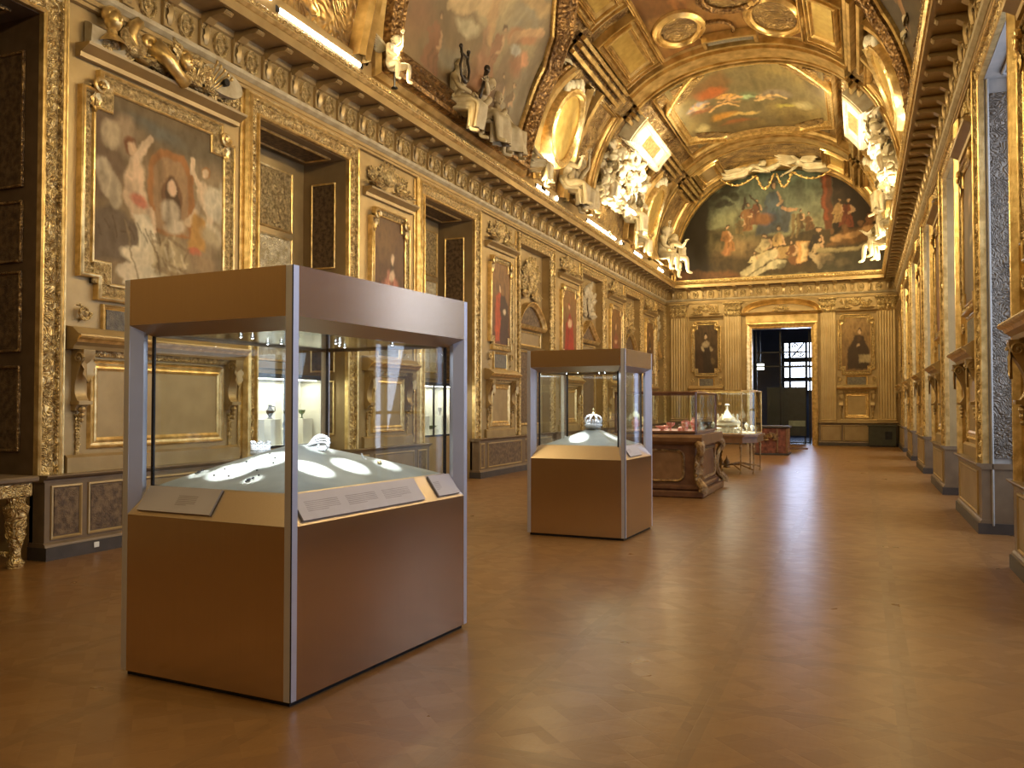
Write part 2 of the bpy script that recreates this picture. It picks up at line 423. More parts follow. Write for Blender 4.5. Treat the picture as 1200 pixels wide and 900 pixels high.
def rosette(mb, x, z, r, y, n=6):
    for k in range(n):
        a = 2*PI*k/n; leaf(mb, x, z, r, r*.6, a, y, .3)
    mb.ball((x, y-.2*r, z), (r*.28, r*.25, r*.28), 8)
def cluster(mb, w, h, seed, y=0., dens=1.):
    """symmetrical trophy of scrolls, leaves and shields filling w x h, bottom centred at the origin"""
    r = random.Random(seed)
    mb.ball((0, y-.03, h*.55), (w*.13, .10, h*.27), 12)
    volute(mb, -w*.22, h*.35, h*.2, y-.02, 1.5, 1, .25, PI/2); volute(mb, w*.22, h*.35, h*.2, y-.02, 1.5, -1, .25, PI/2)
    for k in range(int(10*dens)):
        a = PI*(k+.5)/int(10*dens); leaf(mb, math.cos(a)*w*.12, h*.5+math.sin(a)*h*.1, h*r.uniform(.35, .5), h*.16, a, y, .3)
    for sg in (-1, 1):
        for k in range(int(5*dens)):
            x = sg*w*r.uniform(.2, .42); z = h*r.uniform(.08, .75)
            rosette(mb, x, z, h*r.uniform(.09, .16), y-.02, 5)
        for k in range(int(6*dens)):
            leaf(mb, sg*w*r.uniform(.1, .35), h*r.uniform(.1, .6), h*r.uniform(.25, .45), h*.14, (PI/2 - sg*r.uniform(.2, 1.5)), y, .35)
        leaf(mb, sg*w*.1, h*.15, w*.4, h*.2, 0 if sg > 0 else PI, y-.02, .3)
def console_bracket(mb, x, z0, z1, y, d=.22, w=.14):
    """S-scroll bracket: profile in y,z extruded along x"""
    H = z1-z0; pts = []
    for i in range(19):
        f = i/18; z = z1-H*f
        o = d*(.30+.70*(math.cos(PI*min(1, f/.62))*.5+.5)) + .25*d*math.exp(-((f-.86)/.08)**2)
        pts.append((y-o, z))
    pts += [(y, z0), (y, z1)]
    mb.prof(pts, x-w/2, x+w/2)
    for sx in (-1, 1):
        M = T(x+sx*w*.5, y-d*.62, z1-H*.14) @ RZ(PI/2*sx)
        mb.push(M); volute(mb, 0, 0, d*.36, 0, 1.4, 1, .22); mb.pop()
    leaf(mb, x, z1-H*.1, -H*.45, w*1.1, PI/2, y-d*.9, -.05)
    mb.box(x-w*.6, x+w*.6, y-d*.75, y, z0+H*.10, z0+H*.16)
    for k in range(3): mb.ball((x, y-d*.42, z0+H*(.02-.09*k)), w*.28*(1-.2*k), 6)
def frame_poly(u0, u1, z0, z1, nx=0., nz=0.):
    if nx <= 0: return [(u0, z0), (u1, z0), (u1, z1), (u0, z1)]
    return [(u0+nx, z0), (u1-nx, z0), (u1-nx, z0+nz), (u1, z0+nz), (u1, z1-nz), (u1-nx, z1-nz), (u1-nx, z1), (u0+nx, z1), (u0+nx, z1-nz), (u0, z1-nz), (u0, z0+nz), (u0+nx, z0+nz)]
def PROF(w, h):   # outer moulding, carved hollow, inner moulding; d outward from inner edge
    return [(0, -.01), (0, h*.35), (w*.10, h*.45), (w*.14, h*.30), (w*.26, h*.45), (w*.4, h*.6), (w*.54, h*.68), (w*.66, h*.6), (w*.72, h*.55), (w*.76, h*.95), (w*.90, h), (w, h*.85), (w, -.01)]
def rails(mb, poly, w, h, closed=True, mp=None, seg=None):
    mb.sweep(poly, [(-.004, 0), (-.004, h*.62), (w*.05, h*.74), (w*.13, h*.70), (w*.18, h*.3)], closed, mp, seg)
    mb.sweep(poly, [(w*.78, h*.5), (w*.80, h*1.04), (w*.86, h*1.14), (w*.95, h*1.08), (w+.004, h*.9), (w+.006, 0)], closed, mp, seg)
def carved_frame(mb, poly, w, h, seg=.05, amp=.02, per=.12, mp=None):
    # poly runs counter-clockwise seen from the front: outward is +d
    mb.sweep(poly, PROF(w, h), True, mp, seg, [4, 5, 6, 7], amp, per)
# ------------------------------------------------------------------ geometry of the gallery
XL, XR = -.2, 9.27          # wall faces
PL, PR = 0.0, 9.15          # plinth faces
YB, YE = -9.0, 37.2         # back and end walls
def LW(u=0, z=0): return T(XL, u, z) @ RZ(PI/2)       # local x along the wall, -y out into the room
def RWm(u=0, z=0): return T(XR, u, z) @ RZ(-PI/2)
def EWm(u=0, z=0): return T(u, YE, z)
def at(M, name, label, cat, group=None):
    o = bpy.data.objects.new(name, None); COL.objects.link(o); o.empty_display_size = .1
    o.matrix_world = M; tag(o, label, cat, group); return o

# vault
XC, VA, VB, VN, VZ = 4.6, 4.45, 4.7, 2.25, 7.0
def vraw(th):
    c, s = math.cos(th), math.sin(th)
    r = 1/((abs(c)**VN + abs(s)**VN)**(1/VN))
    return (XC-VA*r*c, VZ+VB*r*s)
_tab = [vraw(PI*i/720) for i in range(721)]
def vpt(deg, y, h=0.):
    """point of the vault at angle deg (0 left springing .. 180 right), h metres inside the surface"""
    th = math.radians(deg); x, z = vraw(th); x1, z1 = vraw(th+.004); x0, z0 = vraw(th-.004)
    tx, tz = x1-x0, z1-z0; L = math.hypot(tx, tz); nx, nz = tz/L, -tx/L
    return (x+nx*h, y, z+nz*h)
DEG = 4.7*PI/180*1.02   # metres per degree of vault, about
def vmap(s, t, h): return vpt(t/DEG, s, h)          # s = y, t = degrees*DEG
def vbox(mb, y0, y1, d0, d1, h, h0=-.02, n=None):
    n = n or max(1, int(abs(d1-d0)/3)); P = []
    for i in range(n+1):
        d = d0+(d1-d0)*i/n
        P.append([vpt(d, y0, h0), vpt(d, y0, h), vpt(d, y1, h), vpt(d, y1, h0)])
    mb.grid(P, closev=True)
    b = len(mb.v)-len(P)*4; mb.f.append((b, b+1, b+2, b+3)); e = b+n*4; mb.f.append((e+3, e+2, e+1, e))
def vframe(mb, y0, y1, d0, d1, w, h, seg=.3, cut=None, relief=False, amp=.03, per=.25):
    a, b = d0*DEG, d1*DEG
    if cut:
        cy, cd = cut; cd *= DEG
        poly = [(y0+cy, a), (y1-cy, a), (y1, a+cd), (y1, b-cd), (y1-cy, b), (y0+cy, b), (y0, b-cd), (y0, a+cd)]
    else: poly = [(y0, a), (y1, a), (y1, b), (y0, b)]
    mb.sweep(poly, PROF(w, h), True, vmap, seg, [4, 5, 6, 7] if relief else None, amp, per)
def vell(cy, cd, ry, rd, n=36): return [(cy+ry*math.cos(2*PI*k/n), (cd+rd*math.sin(2*PI*k/n))*DEG) for k in range(n)]

# floor --------------------------------------------------------------------
def floormat():
    m, nt, b = newmat('versailles_parquet'); L = nt.links.new
    tc = N(nt, 'ShaderNodeTexCoord'); sp = N(nt, 'ShaderNodeSeparateXYZ'); L(tc.outputs['Object'], sp.inputs[0])
    x, y = sp.outputs[0], sp.outputs[1]
    y = math_(nt, 'SUBTRACT', y, .67)
    fx = math_(nt, 'FRACT', x); fy = math_(nt, 'FRACT', y)
    def edge(f, w): return math_(nt, 'GREATER_THAN', math_(nt, 'ABSOLUTE', math_(nt, 'SUBTRACT', f, .5)), .5-w)
    bx = edge(fx, .06); by = edge(fy, .06)
    # diagonal lattice inside the squares
    p = math_(nt, 'ADD', fx, fy); q = math_(nt, 'SUBTRACT', fx, fy)
    lp = math_(nt, 'FRACT', math_(nt, 'MULTIPLY', p, 3.)); lq = math_(nt, 'FRACT', math_(nt, 'MULTIPLY', q, 3.))
    dp = math_(nt, 'GREATER_THAN', lp, .70); dq = math_(nt, 'GREATER_THAN', lq, .70)
    cp = math_(nt, 'FLOOR', math_(nt, 'MULTIPLY', p, 3.)); cq = math_(nt, 'FLOOR', math_(nt, 'MULTIPLY', q, 3.))
    cx = math_(nt, 'FLOOR', x); cy = math_(nt, 'FLOOR', y)
    cb = N(nt, 'ShaderNodeCombineXYZ')
    L(math_(nt, 'ADD', math_(nt, 'MULTIPLY', cx, 3.7), math_(nt, 'ADD', cp, math_(nt, 'MULTIPLY', dp, 9.))), cb.inputs[0])
    L(math_(nt, 'ADD', math_(nt, 'MULTIPLY', cy, 5.3), math_(nt, 'ADD', cq, math_(nt, 'MULTIPLY', dq, 17.))), cb.inputs[1])
    L(math_(nt, 'ADD', bx, math_(nt, 'MULTIPLY', by, 2.)), cb.inputs[2])
    wn = N(nt, 'ShaderNodeTexWhiteNoise'); L(cb.outputs[0], wn.inputs['Vector'])
    mp = N(nt, 'ShaderNodeMapping'); mp.inputs['Scale'].default_value = (30, 4, 1); L(tc.outputs['Object'], mp.inputs[0])
    gn = N(nt, 'ShaderNodeTexNoise'); gn.inputs['Scale'].default_value = 1.5; gn.inputs['Detail'].default_value = 5; L(mp.outputs[0], gn.inputs[0])
    base = mixc(nt, wn.outputs[0], (.30,.143,.042), (.235,.107,.030))
    base = mixc(nt, math_(nt, 'MULTIPLY', gn.outputs[0], .5), base, (.15,.072,.024))
    bord = math_(nt, 'MAXIMUM', bx, by)
    base = mixc(nt, math_(nt, 'MULTIPLY', bord, .4), base, (.165,.08,.026))
    L(base, b.inputs['Base Color'])
    big = N(nt, 'ShaderNodeTexNoise'); big.inputs['Scale'].default_value = 1.3; big.inputs['Detail'].default_value = 4; L(tc.outputs['Object'], big.inputs[0])
    rr = N(nt, 'ShaderNodeMapRange'); rr.inputs[3].default_value = .25; rr.inputs[4].default_value = .36
    L(math_(nt, 'ADD', math_(nt, 'MULTIPLY', big.outputs[0], .6), math_(nt, 'MULTIPLY', wn.outputs[0], .4)), rr.inputs[0]); L(rr.outputs[0], b.inputs['Roughness'])
    b.inputs['Specular IOR Level'].default_value = .45
    # seams and slightly cupped blocks
    def seam(f, w=.012): return math_(nt, 'MINIMUM', math_(nt, 'DIVIDE', math_(nt, 'MINIMUM', f, math_(nt, 'SUBTRACT', 1., f)), w), 1.)
    sm = math_(nt, 'MINIMUM', seam(fx, .006), seam(fy, .006))
    sm = math_(nt, 'MINIMUM', sm, math_(nt, 'MAXIMUM', math_(nt, 'MINIMUM', seam(lp, .03), seam(lq, .03)), bord))
    mp2 = N(nt, 'ShaderNodeMapping'); mp2.inputs['Scale'].default_value = (3, 9, 1); L(tc.outputs['Object'], mp2.inputs[0])
    und = N(nt, 'ShaderNodeTexNoise'); und.inputs['Scale'].default_value = 1.; und.inputs['Detail'].default_value = 2; L(mp2.outputs[0], und.inputs[0])
    hgt = math_(nt, 'ADD', math_(nt, 'MULTIPLY', sm, .10), math_(nt, 'ADD', math_(nt, 'MULTIPLY', und.outputs[0], .7), math_(nt, 'MULTIPLY', wn.outputs[0], .05)))
    bp = N(nt, 'ShaderNodeBump'); bp.inputs['Strength'].default_value = .3; bp.inputs['Distance'].default_value = .009
    L(hgt, bp.inputs['Height']); L(bp.outputs[0], b.inputs['Normal'])
    return m
fl = MB().box(-1.4, 10.4, YB-.2, YE+.3, -.1, 0).build('floor', floormat()); struct(fl)

# vault shell --------------------------------------------------------------
mb = MB(); P = []
for i in range(121):
    P.append([vpt(180*i/120, YB+(YE-YB)*j/40, 0) for j in range(41)])
mb.grid(P)
ceil_ = mb.build('ceiling', VAULT, smooth=True); struct(ceil_)

# openings on the two long walls (world y)
LOPEN = [(3.5, 6.36), (9.85, 12.15), (14.85, 17.2)]
LBLIND = [(20.05, 22.3), (25.25, 27.5), (30.45, 32.7), (35.65, 37.0)]
ROPEN = [(-.7, 1.8), (4.5, 7.0), (9.7, 12.2), (14.9, 17.3), (20.0, 22.5), (25.2, 27.7), (30.4, 32.9)]
ZTOP = 5.75
RD = .85     # depth of recesses

def wallsegs(opens, y0, y1):
    out = []; c = y0
    for a, b in opens:
        if a > c: out.append((c, a))
        c = b
    out.append((c, y1)); return out
# left wall body: solid piers, lintels above, back of the recesses
mb = MB()
for a, b in wallsegs(LOPEN + LBLIND, YB, YE): mb.box(-1.25, XL, a, b, 0, 7.3)
for a, b in LOPEN: mb.box(-1.25, XL, a, b, ZTOP, 7.3); mb.box(-1.25, XL-RD, a, b, 0, ZTOP)
for a, b in LBLIND: mb.box(-1.25, XL, a, b, ZTOP, 7.3); mb.box(-1.25, XL-.22, a, b, 0, ZTOP)
wl = struct(mb.build('wall_left', PANEL))
mb = MB()
for a, b in wallsegs(ROPEN, YB, YE): mb.box(XR, 10.3, a, b, 0, 7.3)
for a, b in ROPEN: mb.box(XR, 10.3, a, b, ZTOP, 7.3); mb.box(10.12, 10.3, a, b, 0, .35)
wr = struct(mb.build('wall_right', PANEL))
DX0, DX1, DZ = 3.55, 5.92, 4.85
mb = MB(); mb.box(-.2, DX0, YE, YE+.35, 0, 12.2); mb.box(DX1, 9.4, YE, YE+.35, 0, 12.2); mb.box(DX0, DX1, YE, YE+.35, DZ, 12.2)
we = struct(mb.build('wall_end', PANEL))
mb = MB(); mb.box(-1.4, 10.4, YB-.2, YB, 0, 12.2); wb = struct(mb.build('wall_back', PANELD))

# plinths ------------------------------------------------------------------
def plinth_run(M, u0, u1, out, name, panels=None, top=.88, back=.05):
    """M local: x along, -y out. out = projection from wall face"""
    mb = MB(); o = -out
    mb.box(u0, u1, o+.03, back, .13, top-.07)
    mb.prof([(back+.01, top-.07), (o+.02, top-.07), (o+.02, top-.05), (o-.02, top-.03), (o-.035, top-.01), (o-.03, top), (back+.01, top)], u0-.02, u1+.02)
    mb.prof([(.05, .13), (o, .13), (o+.01, .16), (o+.03, .18), (.05, .18)], u0-.01, u1+.01)
    p = mb.build(name, PLINTH); p.matrix_world = M; struct(p)
    b = MB().box(u0-.012, u1+.012, o-.015, back+.01, 0, .135).build('base_board', BASE, p)
    for (a, c, kind) in (panels or []):
        fm = MB(); fm.sweep([(a, .24), (c, .24), (c, top-.14), (a, top-.14)], [(0, -out*1-.0), (0, out-.03+.005), (.012, out-.03+.022), (.03, out-.03+.018), (.035, out-.03-.01)][1:], True)
        fm.build('panel_moulding', PANEL, p)
        MB().box(a+.01, c-.01, o+.022, o+.05, .25, top-.15).build('panel', ARAB if kind == 'a' else PANELD, p)
        if kind == 'v':
            vm = MB().push(T((a+c)/2, o+.03, .34)); vm.lathe([(.02, 0), (.09, .04), (.13, .12), (.10, .2), (.06, .23), (.08, .26)], 14, sy=.25)
            volute(vm, -.16, .2, .06, 0); volute(vm, .16, .2, .06, 0, flip=-1); vm.pop(); vm.build('carved_vase', ORMOLU, p, True)
    return p
# ------------------------------------------------------------------ entablature
def entablature(M, u0, u1, name, n0=None):
    mb = MB()
    mb.prof([(.05, 6.04), (-.07, 6.04), (-.07, 6.08), (-.09, 6.09), (-.09, 6.15), (-.13, 6.18), (-.14, 6.23), (-.10, 6.25), (-.10, 6.60), (-.13, 6.62), (-.15, 6.70),
             (-.55, 6.70), (-.55, 6.68), (-.60, 6.68), (-.60, 6.82), (-.64, 6.84), (-.65, 6.90), (-.40, 6.96), (.05, 7.0)], u0, u1)
    e = mb.build(name, PANEL); e.matrix_world = M; struct(e)
    # gilded lips
    g = MB()
    g.prof([(-.02, 6.145), (-.10, 6.145), (-.15, 6.185), (-.16, 6.235), (-.09, 6.245)], u0, u1)
    g.build('architrave_lip', STUCCOD, e); g = MB()
    g.prof([(-.58, 6.805), (-.625, 6.81), (-.66, 6.85), (-.64, 6.875), (-.58, 6.87)], u0, u1)
    g.build('gilded_lip', GOLD, e)
    b = MB(); k = 0; n = int((u1-u0)/.11); P = []
    for i in range(n*4+1):          # bead-and-leaf row on the top edge
        u = u0+(u1-u0)*i/(n*4); a = .022*abs(math.sin(PI*i/4))
        P.append([(u, -.60, 6.87), (u, -.655-a, 6.885), (u, -.66-a, 6.925), (u, -.63-a*.5, 6.955), (u, -.55, 6.95)])
    b.grid(P); b.build('leaf_cresting', GOLDC, e, angle=.6)
    # egg row under the architrave
    c = int((u1-u0)/.62); du = (u1-u0)/c
    mo = MB(); mo.prof([(-.12, 6.695), (-.50, 6.695), (-.54, 6.66), (-.50, 6.625), (-.40, 6.63), (-.28, 6.615), (-.20, 6.56), (-.12, 6.55)], -.075, .075)
    mo.box(-.06, .06, -.53, -.48, 6.635, 6.685, .01); mod = mo.build('modillion', PANEL, e)
    me = MB().push(T(0, -.10, 6.415)); me.sweep([(.11*math.cos(2*PI*q/20), .15*math.sin(2*PI*q/20)) for q in range(20)], [(-.02, 0), (-.01, .04), (.015, .045), (.02, 0)], True)
    me.ball((0, -.01, 0), (.06, .035, .09), 8)
    for q in range(6): leaf(me, 0, -.02, .09, .04, PI*q/5, -.015, .3)
    me.pop(); med = me.build('frieze_medallion', GOLDF, e, angle=.7)
    tr = MB().push(T(0, -.10, 6.24))
    tr.box(-.09, .09, -.05, .01, .02, .36, .01); leaf(tr, 0, .05, .28, .12, PI/2, -.05, .2); volute(tr, -.05, .27, .05, -.05, 1.2, 1); volute(tr, .05, .27, .05, -.05, 1.2, -1)
    tr.pop(); trg = tr.build('frieze_console', PANEL, e, angle=.7)
    for i in range(c):
        u = u0+du*(i+.5)
        for src, off in ((mod, 0), (trg, 0), (med, .31)):
            o = src if i == 0 else src.copy()
            if i: COL.objects.link(o); o.parent = e
            o.location = (u+off, 0, 0)
    return e
e1 = entablature(LW(), -8.6, YE, 'trim_1'); tag(e1, 'gilded cornice with modillions and medallion frieze along the left wall, below the lamp tubes', 'cornice')
e2 = entablature(RWm(), -YE, -2.0, 'trim_2'); tag(e2, 'gilded cornice with modillions running along the right wall above the windows', 'cornice')
e3 = entablature(EWm(), XL+.1, XR-.1, 'trim_3'); tag(e3, 'gilded cornice across the end wall under the arched painting', 'cornice')

# ------------------------------------------------------------------ recess frames, reveals
def recess_frame(M, u0, u1, label, group=None, name='carved_recess_frame', zb=.88, w=.26, cat='recess frame', fine=.04):
    t = at(M, name, label, cat, group)
    path = [(u1, zb), (u1, ZTOP), (u0, ZTOP), (u0, zb)]
    mb = MB(); mb.sweep(path, PROF(w, .11), False, None, fine, [4, 5, 6, 7], .022, .16); mb.build('carved_border', GOLDC, t, angle=.5)
    mb = MB(); rails(mb, path, w, .11, False); mb.build('plain_rails', GOLD, t, angle=.6)
    mb = MB(); mb.sweep([(u1+w, zb), (u1+w, ZTOP+w), (u0-w, ZTOP+w), (u0-w, zb)], [(0, -.01), (0, .09), (.02, .10), (.05, .06), (.055, -.01)], False); mb.build('outer_moulding', GOLD, t)
    return t
def rpanel(mb, fm, x, y0, y1, z0, z1, side):
    """panel with gilt moulding on a reveal whose face is the plane x, facing side (-1/+1)"""
    mb.box(x, x+side*.012, y0, y1, z0, z1)
    Mx = Matrix(((0, -side, 0, x), (1, 0, 0, 0), (0, 0, 1, 0), (0, 0, 0, 1)))   # local (s,h,t) -> plane
    for (a, b, c, d) in ((y0, y1, z0-.03, z0), (y0, y1, z1, z1+.03), (y0-.03, y0, z0-.03, z1+.03), (y1, y1+.03, z0-.03, z1+.03)):
        fm.box(x, x+side*.035, a, b, c, d, .008)
def reveal(M, u0, u1, depth, name='window', mats=(PANEL, ARAB, GOLD), soff=True, zb=.88, n=1, far=1):
    w = MB()
    pw, fm = MB(), MB()
    for x, s in ((u1, -1), (u0, 1)):
        w.box(x, x+s*.004, .0, depth, zb, ZTOP)
        if mats[1] is GREYCARV: pw.box(x+s*.004, x+s*.03, .05, .27, .95, 5.55); fm.box(x+s*.004, x+s*.05, .27, .31, zb, ZTOP, .01); fm.box(x+s*.004, x+s*.05, .02, .05, zb, ZTOP, .01)
        else:
            for z0, z1 in ((1.15, 2.0), (2.2, 3.0), (3.15, 3.75), (3.95, 5.35)): rpanel(pw, fm, x+s*.004, .22, depth-.2, z0, z1, s)
    if soff:
        w.box(u0, u1, .0, depth, ZTOP-.01, ZTOP)
        pw.box(u0+.25, u1-.25, .2, depth-.22, ZTOP-.03, ZTOP-.01)
        for (a, b, c, d) in ((u0+.2, u1-.2, .16, .2), (u0+.2, u1-.2, depth-.22, depth-.18), (u0+.2, u0+.25, .16, depth-.18), (u1-.25, u1-.2, .16, depth-.18)): fm.box(a, b, c, d, ZTOP-.05, ZTOP-.01, .01)
    o = w.build(name, mats[0]); o.matrix_world = M; struct(o)
    pw.build('reveal_panel', mats[1], o); fm.build('reveal_moulding', mats[2], o)
    return o
SHADEP = mat('shaded_panelling', (.16,.10,.05), .45, .2, col2=(.12,.075,.035))  # shade of the left-edge recess put into the panelling colour
for (a, b), nm in zip(LOPEN, ('window_1', 'window_2', 'window_3')): reveal(LW(), a, b, RD, nm, (SHADEP if nm == 'window_1' else PANELD, ARAB, ORMOLU if nm == 'window_1' else GOLD))  # first recess: darker panelling and duller mouldings stand for its shade
recess_frame(LW(), *LOPEN[0], 'carved gold frame around the dark recess at the left edge')
recess_frame(LW(), *LOPEN[1], 'carved gold frame of the deep recess between the large painting and the pink-robed portrait')
recess_frame(LW(), *LOPEN[2], 'carved gold frame of the deep recess right of the pink-robed portrait')

PALEF = mat('mirror_bright_relief', (.86,.74,.48), .45, .3, col2=(.62,.48,.24), nscale=10, bump=.8, bscale=15, btype='carve', bdist=.012)  # lit mirror look of the lower shutter panels put into the pale colour
# shutters at the back of recesses
def shutters(M, u0, u1, z0, z1, label, cols=2, rows=((2.35, 3.1), (3.25, 4.35), (4.5, 5.45))):
    t = at(M @ T(0, RD-.001, 0), 'panelled_shutter', label, 'shutter')
    shaded = u0 < 4; MB().box(u0, u1, -.05, 0, z0, z1, .01).build('board', SHADEP if shaded else PANEL, t)  # darker boards, mouldings and panels carry the shade of the first recess
    cw = (u1-u0-.12)/cols
    for c in range(cols):
        for (a, b) in rows:
            x0, x1 = u0+.06+cw*c+.06, u0+.06+cw*(c+1)-.06
            m = MB(); m.sweep([(x0, a), (x1, a), (x1, b), (x0, b)], [(-.01, .05), (-.01, .075), (.02, .085), (.03, .05)], True, lambda s, q, h: (s, -h, q)); m.build('panel_moulding', ORMOLU if shaded else GOLD, t)
            MB().box(x0, x1, -.062, -.05, a, b).build('carved_panel', ARAB if shaded else PALEF if b < 4.4 else GOLDF, t)
    return t
shutters(LW(), 9.87, 11.83, 2.2, 5.7, 'pale gold panelled shutters inside the recess right of the large painting')
shutters(LW(), 14.87, 17.1, 2.2, 5.7, 'pale gold panelled shutters inside the recess right of the pink-robed portrait', 2)
shutters(LW(), 3.6, 6.2, .9, 5.6, 'dim panelled shutters inside the recess at the far left edge', 2, ((1.1, 2.1), (2.35, 3.1), (3.25, 4.35), (4.5, 5.45)))

# lit vitrines set in the recesses
VLIGHTS = []
def vitrine(M, u0, u1, label, seed):
    t = at(M, 'lit_vitrine', label, 'vitrine')
    y1, y0, z0, z1 = RD-.02, .35, .98, 2.05
    m = MB(); m.box(u0, u1, y0, y1, .13, z0-.02, .01); m.build('base_cabinet', PANEL, t)
    m = MB()
    for a, b, c, d in ((u0, u1, z0-.02, z0+.015), (u0, u1, z1-.02, z1+.05), (u0, u0+.03, z0, z1), (u1-.03, u1, z0, z1), ((u0+u1)/2-.012, (u0+u1)/2+.012, z0, z1)): m.box(a, b, y0-.01, y0+.03, c, d)
    m.box(u0, u1, y0, y1, z1+.0, z1+.05); m.build('frame', DARKMETAL, t)
    m = MB(); m.box(u0+.02, u1-.02, y1-.03, y1, z0, z1); m.box(u0+.02, u1-.02, y0+.03, y1, z0-.01, z0+.01); m.box(u0+.0, u0+.02, y0, y1, z0, z1); m.box(u1-.02, u1, y0, y1, z0, z1); m.build('white_lining', WHITEC, t)
    MB().box(u0+.03, u1-.03, y0+.005, y0+.012, z0+.01, z1-.01).build('glass_pane', GLASS, t)
    MB().box(u0+.1, u1-.1, y0+.08, y0+.14, z1-.035, z1-.02).build('light_strip', emit('vitrine_strip', (1., .93, .78), 14), t)
    r = random.Random(seed); k = 5
    for i in range(k):
        u = u0+.2+(u1-u0-.4)*i/(k-1); hb = (.42, .25, .42, .12, .42)[(i+seed) % 5]
        MB().box(u-.13, u+.13, y1-.3, y1-.05, z0+.01, z0+hb, .005).build('display_block', WHITEC, t)
        w = M @ Vector((u, y1-.18, z0+hb))
        place_vessel(w, i+seed, 'F%d' % seed)
    VLIGHTS.append((M @ Vector(((u0+u1)/2, (y0+y1)/2, z1-.06)), u1-u0-.2, .25))
    return t
VN_ = ['dark bronze ewer with curved handle, on a block', 'small dark stoneware jar on a low white block', 'green glazed cup on a white block', 'flat dark green bowl on the vitrine floor block', 'grey stone goblet on a white block']
GREENG = mat('green_glaze', (.10,.16,.08), .2, 0, nscale=12)
STONE = mat('grey_stone', (.30,.27,.22), .4, 0, nscale=12)
def place_vessel(w, i, tagn):
    k = i % 5; side = 'in the nearer lit vitrine' if tagn == 'F3' else 'in the farther lit vitrine'
    m = MB()
    if k == 0:
        m.lathe([(.001, 0), (.045, 0), (.04, .012), (.02, .03), (.055, .09), (.06, .13), (.03, .17), (.022, .20), (.035, .22), (.03, .22)], 16); m.tube([(.03, 0, .20), (.09, 0, .19), (.10, 0, .13), (.055, 0, .10)], .008, 6)
        mt = BRONZEP
    elif k == 1: m.lathe([(.001, 0), (.04, 0), (.06, .05), (.062, .09), (.035, .13), (.04, .145), (.03, .145)], 16); mt = DARKGEM
    elif k == 2: m.lathe([(.001, 0), (.035, 0), (.012, .02), (.012, .06), (.05, .09), (.06, .14), (.055, .14), (.04, .095), (.001, .08)], 16); mt = GREENG
    elif k == 3: m.lathe([(.001, 0), (.05, 0), (.03, .015), (.10, .04), (.14, .08), (.13, .08), (.09, .045), (.001, .03)], 20); mt = GREENG
    else: m.lathe([(.001, 0), (.04, 0), (.015, .03), (.02, .07), (.04, .10), (.045, .17), (.04, .17), (.001, .11)], 16); mt = STONE
    o = m.build(('ewer', 'jar', 'cup', 'bowl', 'goblet')[k], mt, angle=.6); o.location = w
    tag(o, VN_[k] + ' ' + side, ('ewer', 'jar', 'cup', 'bowl', 'goblet')[k])
vitrine(LW(), 10.0, 12.06, 'lit white vitrine seen through the front case, beside the large painting bay', 3)
vitrine(LW(), 15.0, 17.1, 'brightly lit white vitrine in the recess right of the pink-robed portrait', 5)

# ------------------------------------------------------------------ portrait bays
def crest(M, u, z, w, h, seed, label, cat='relief', matl=None, dens=1., name='carved_trophy', group=None):
    mb = MB(); cluster(mb, w, h, seed, 0, dens); o = mb.build(name, matl or GOLDC, angle=.7); o.matrix_world = M @ T(u, 0, z); tag(o, label, cat, group); return o
def portrait(M, u0, u1, z0, z1, cv, fw, notch, nm, label, scrolls=True, matp=PAINTM, seg=.06, proj=.085, plaque=True):
    t = at(M, 'framed_painting', label, 'painting')
    if cv: paint_mesh('canvas', cv, lambda u, v, d: (u0+(u1-u0)*u, -.035+d, z0+(z1-z0)*v), matp, t, .03)
    mb = MB(); carved_frame(mb, frame_poly(u0+.02, u1-.02, z0+.02, z1-.02, *notch), fw, proj, seg, .018, .11); mb.build('carved_frame', GOLDF, t, angle=.5)
    mb = MB(); rails(mb, frame_poly(u0+.02, u1-.02, z0+.02, z1-.02, *notch), fw, proj); mb.build('plain_rails', GOLD, t, angle=.6)
    if notch[0] > 0:            # corner fields the notches leave
        for x in (u0, u1-notch[0]):
            for z in (z0, z1-notch[1]): MB().box(x+.0, x+notch[0]-.0, -.07, -.0, z, z+notch[1]).build('corner_block', GOLDF, t)
        for sx in (0, 1):
            m = MB()
            x = u0-.02 if sx == 0 else u1+.02
            volute(m, x+(.06 if sx == 0 else -.06), z1-.02, .10, -.1, 1.5, 1 if sx == 0 else -1, .3); 
            leaf(m, x+(.02 if sx == 0 else -.02), z1-.1, -.22, .14, PI/2, -.1, .2)
            m.build('corner_scroll', GOLD, t, angle=.7)
    if scrolls:
        for sx in (-1, 1):
            m = MB()
            x = u0-fw*.5 if sx < 0 else u1+fw*.5
            for k in range(4): leaf(m, x, z0-fw-.06-.13*k, -.2, .16, PI/2+.5*sx*(-1)**k, -.03, .4)
            volute(m, x, z0-fw-.14, .09, -.05, 1.3, sx); rosette(m, x, z0-fw-.50, .10, -.04)
            m.build('side_scroll', GOLDC, t, angle=.7)
    if plaque:
        zt = z0-fw-.03; zb = zt-.42
        m = MB(); carved_frame(m, frame_poly(u0+.22, u1-.22, zb+.05, zt-.05), .06, .05, None, 0); pf = m.build('plaque_frame', GOLD, t)
        MB().box(u0+.22, u1-.22, -.03, 0, zb+.05, zt-.05).build('grisaille_plaque', GREYP, pf)
    return t
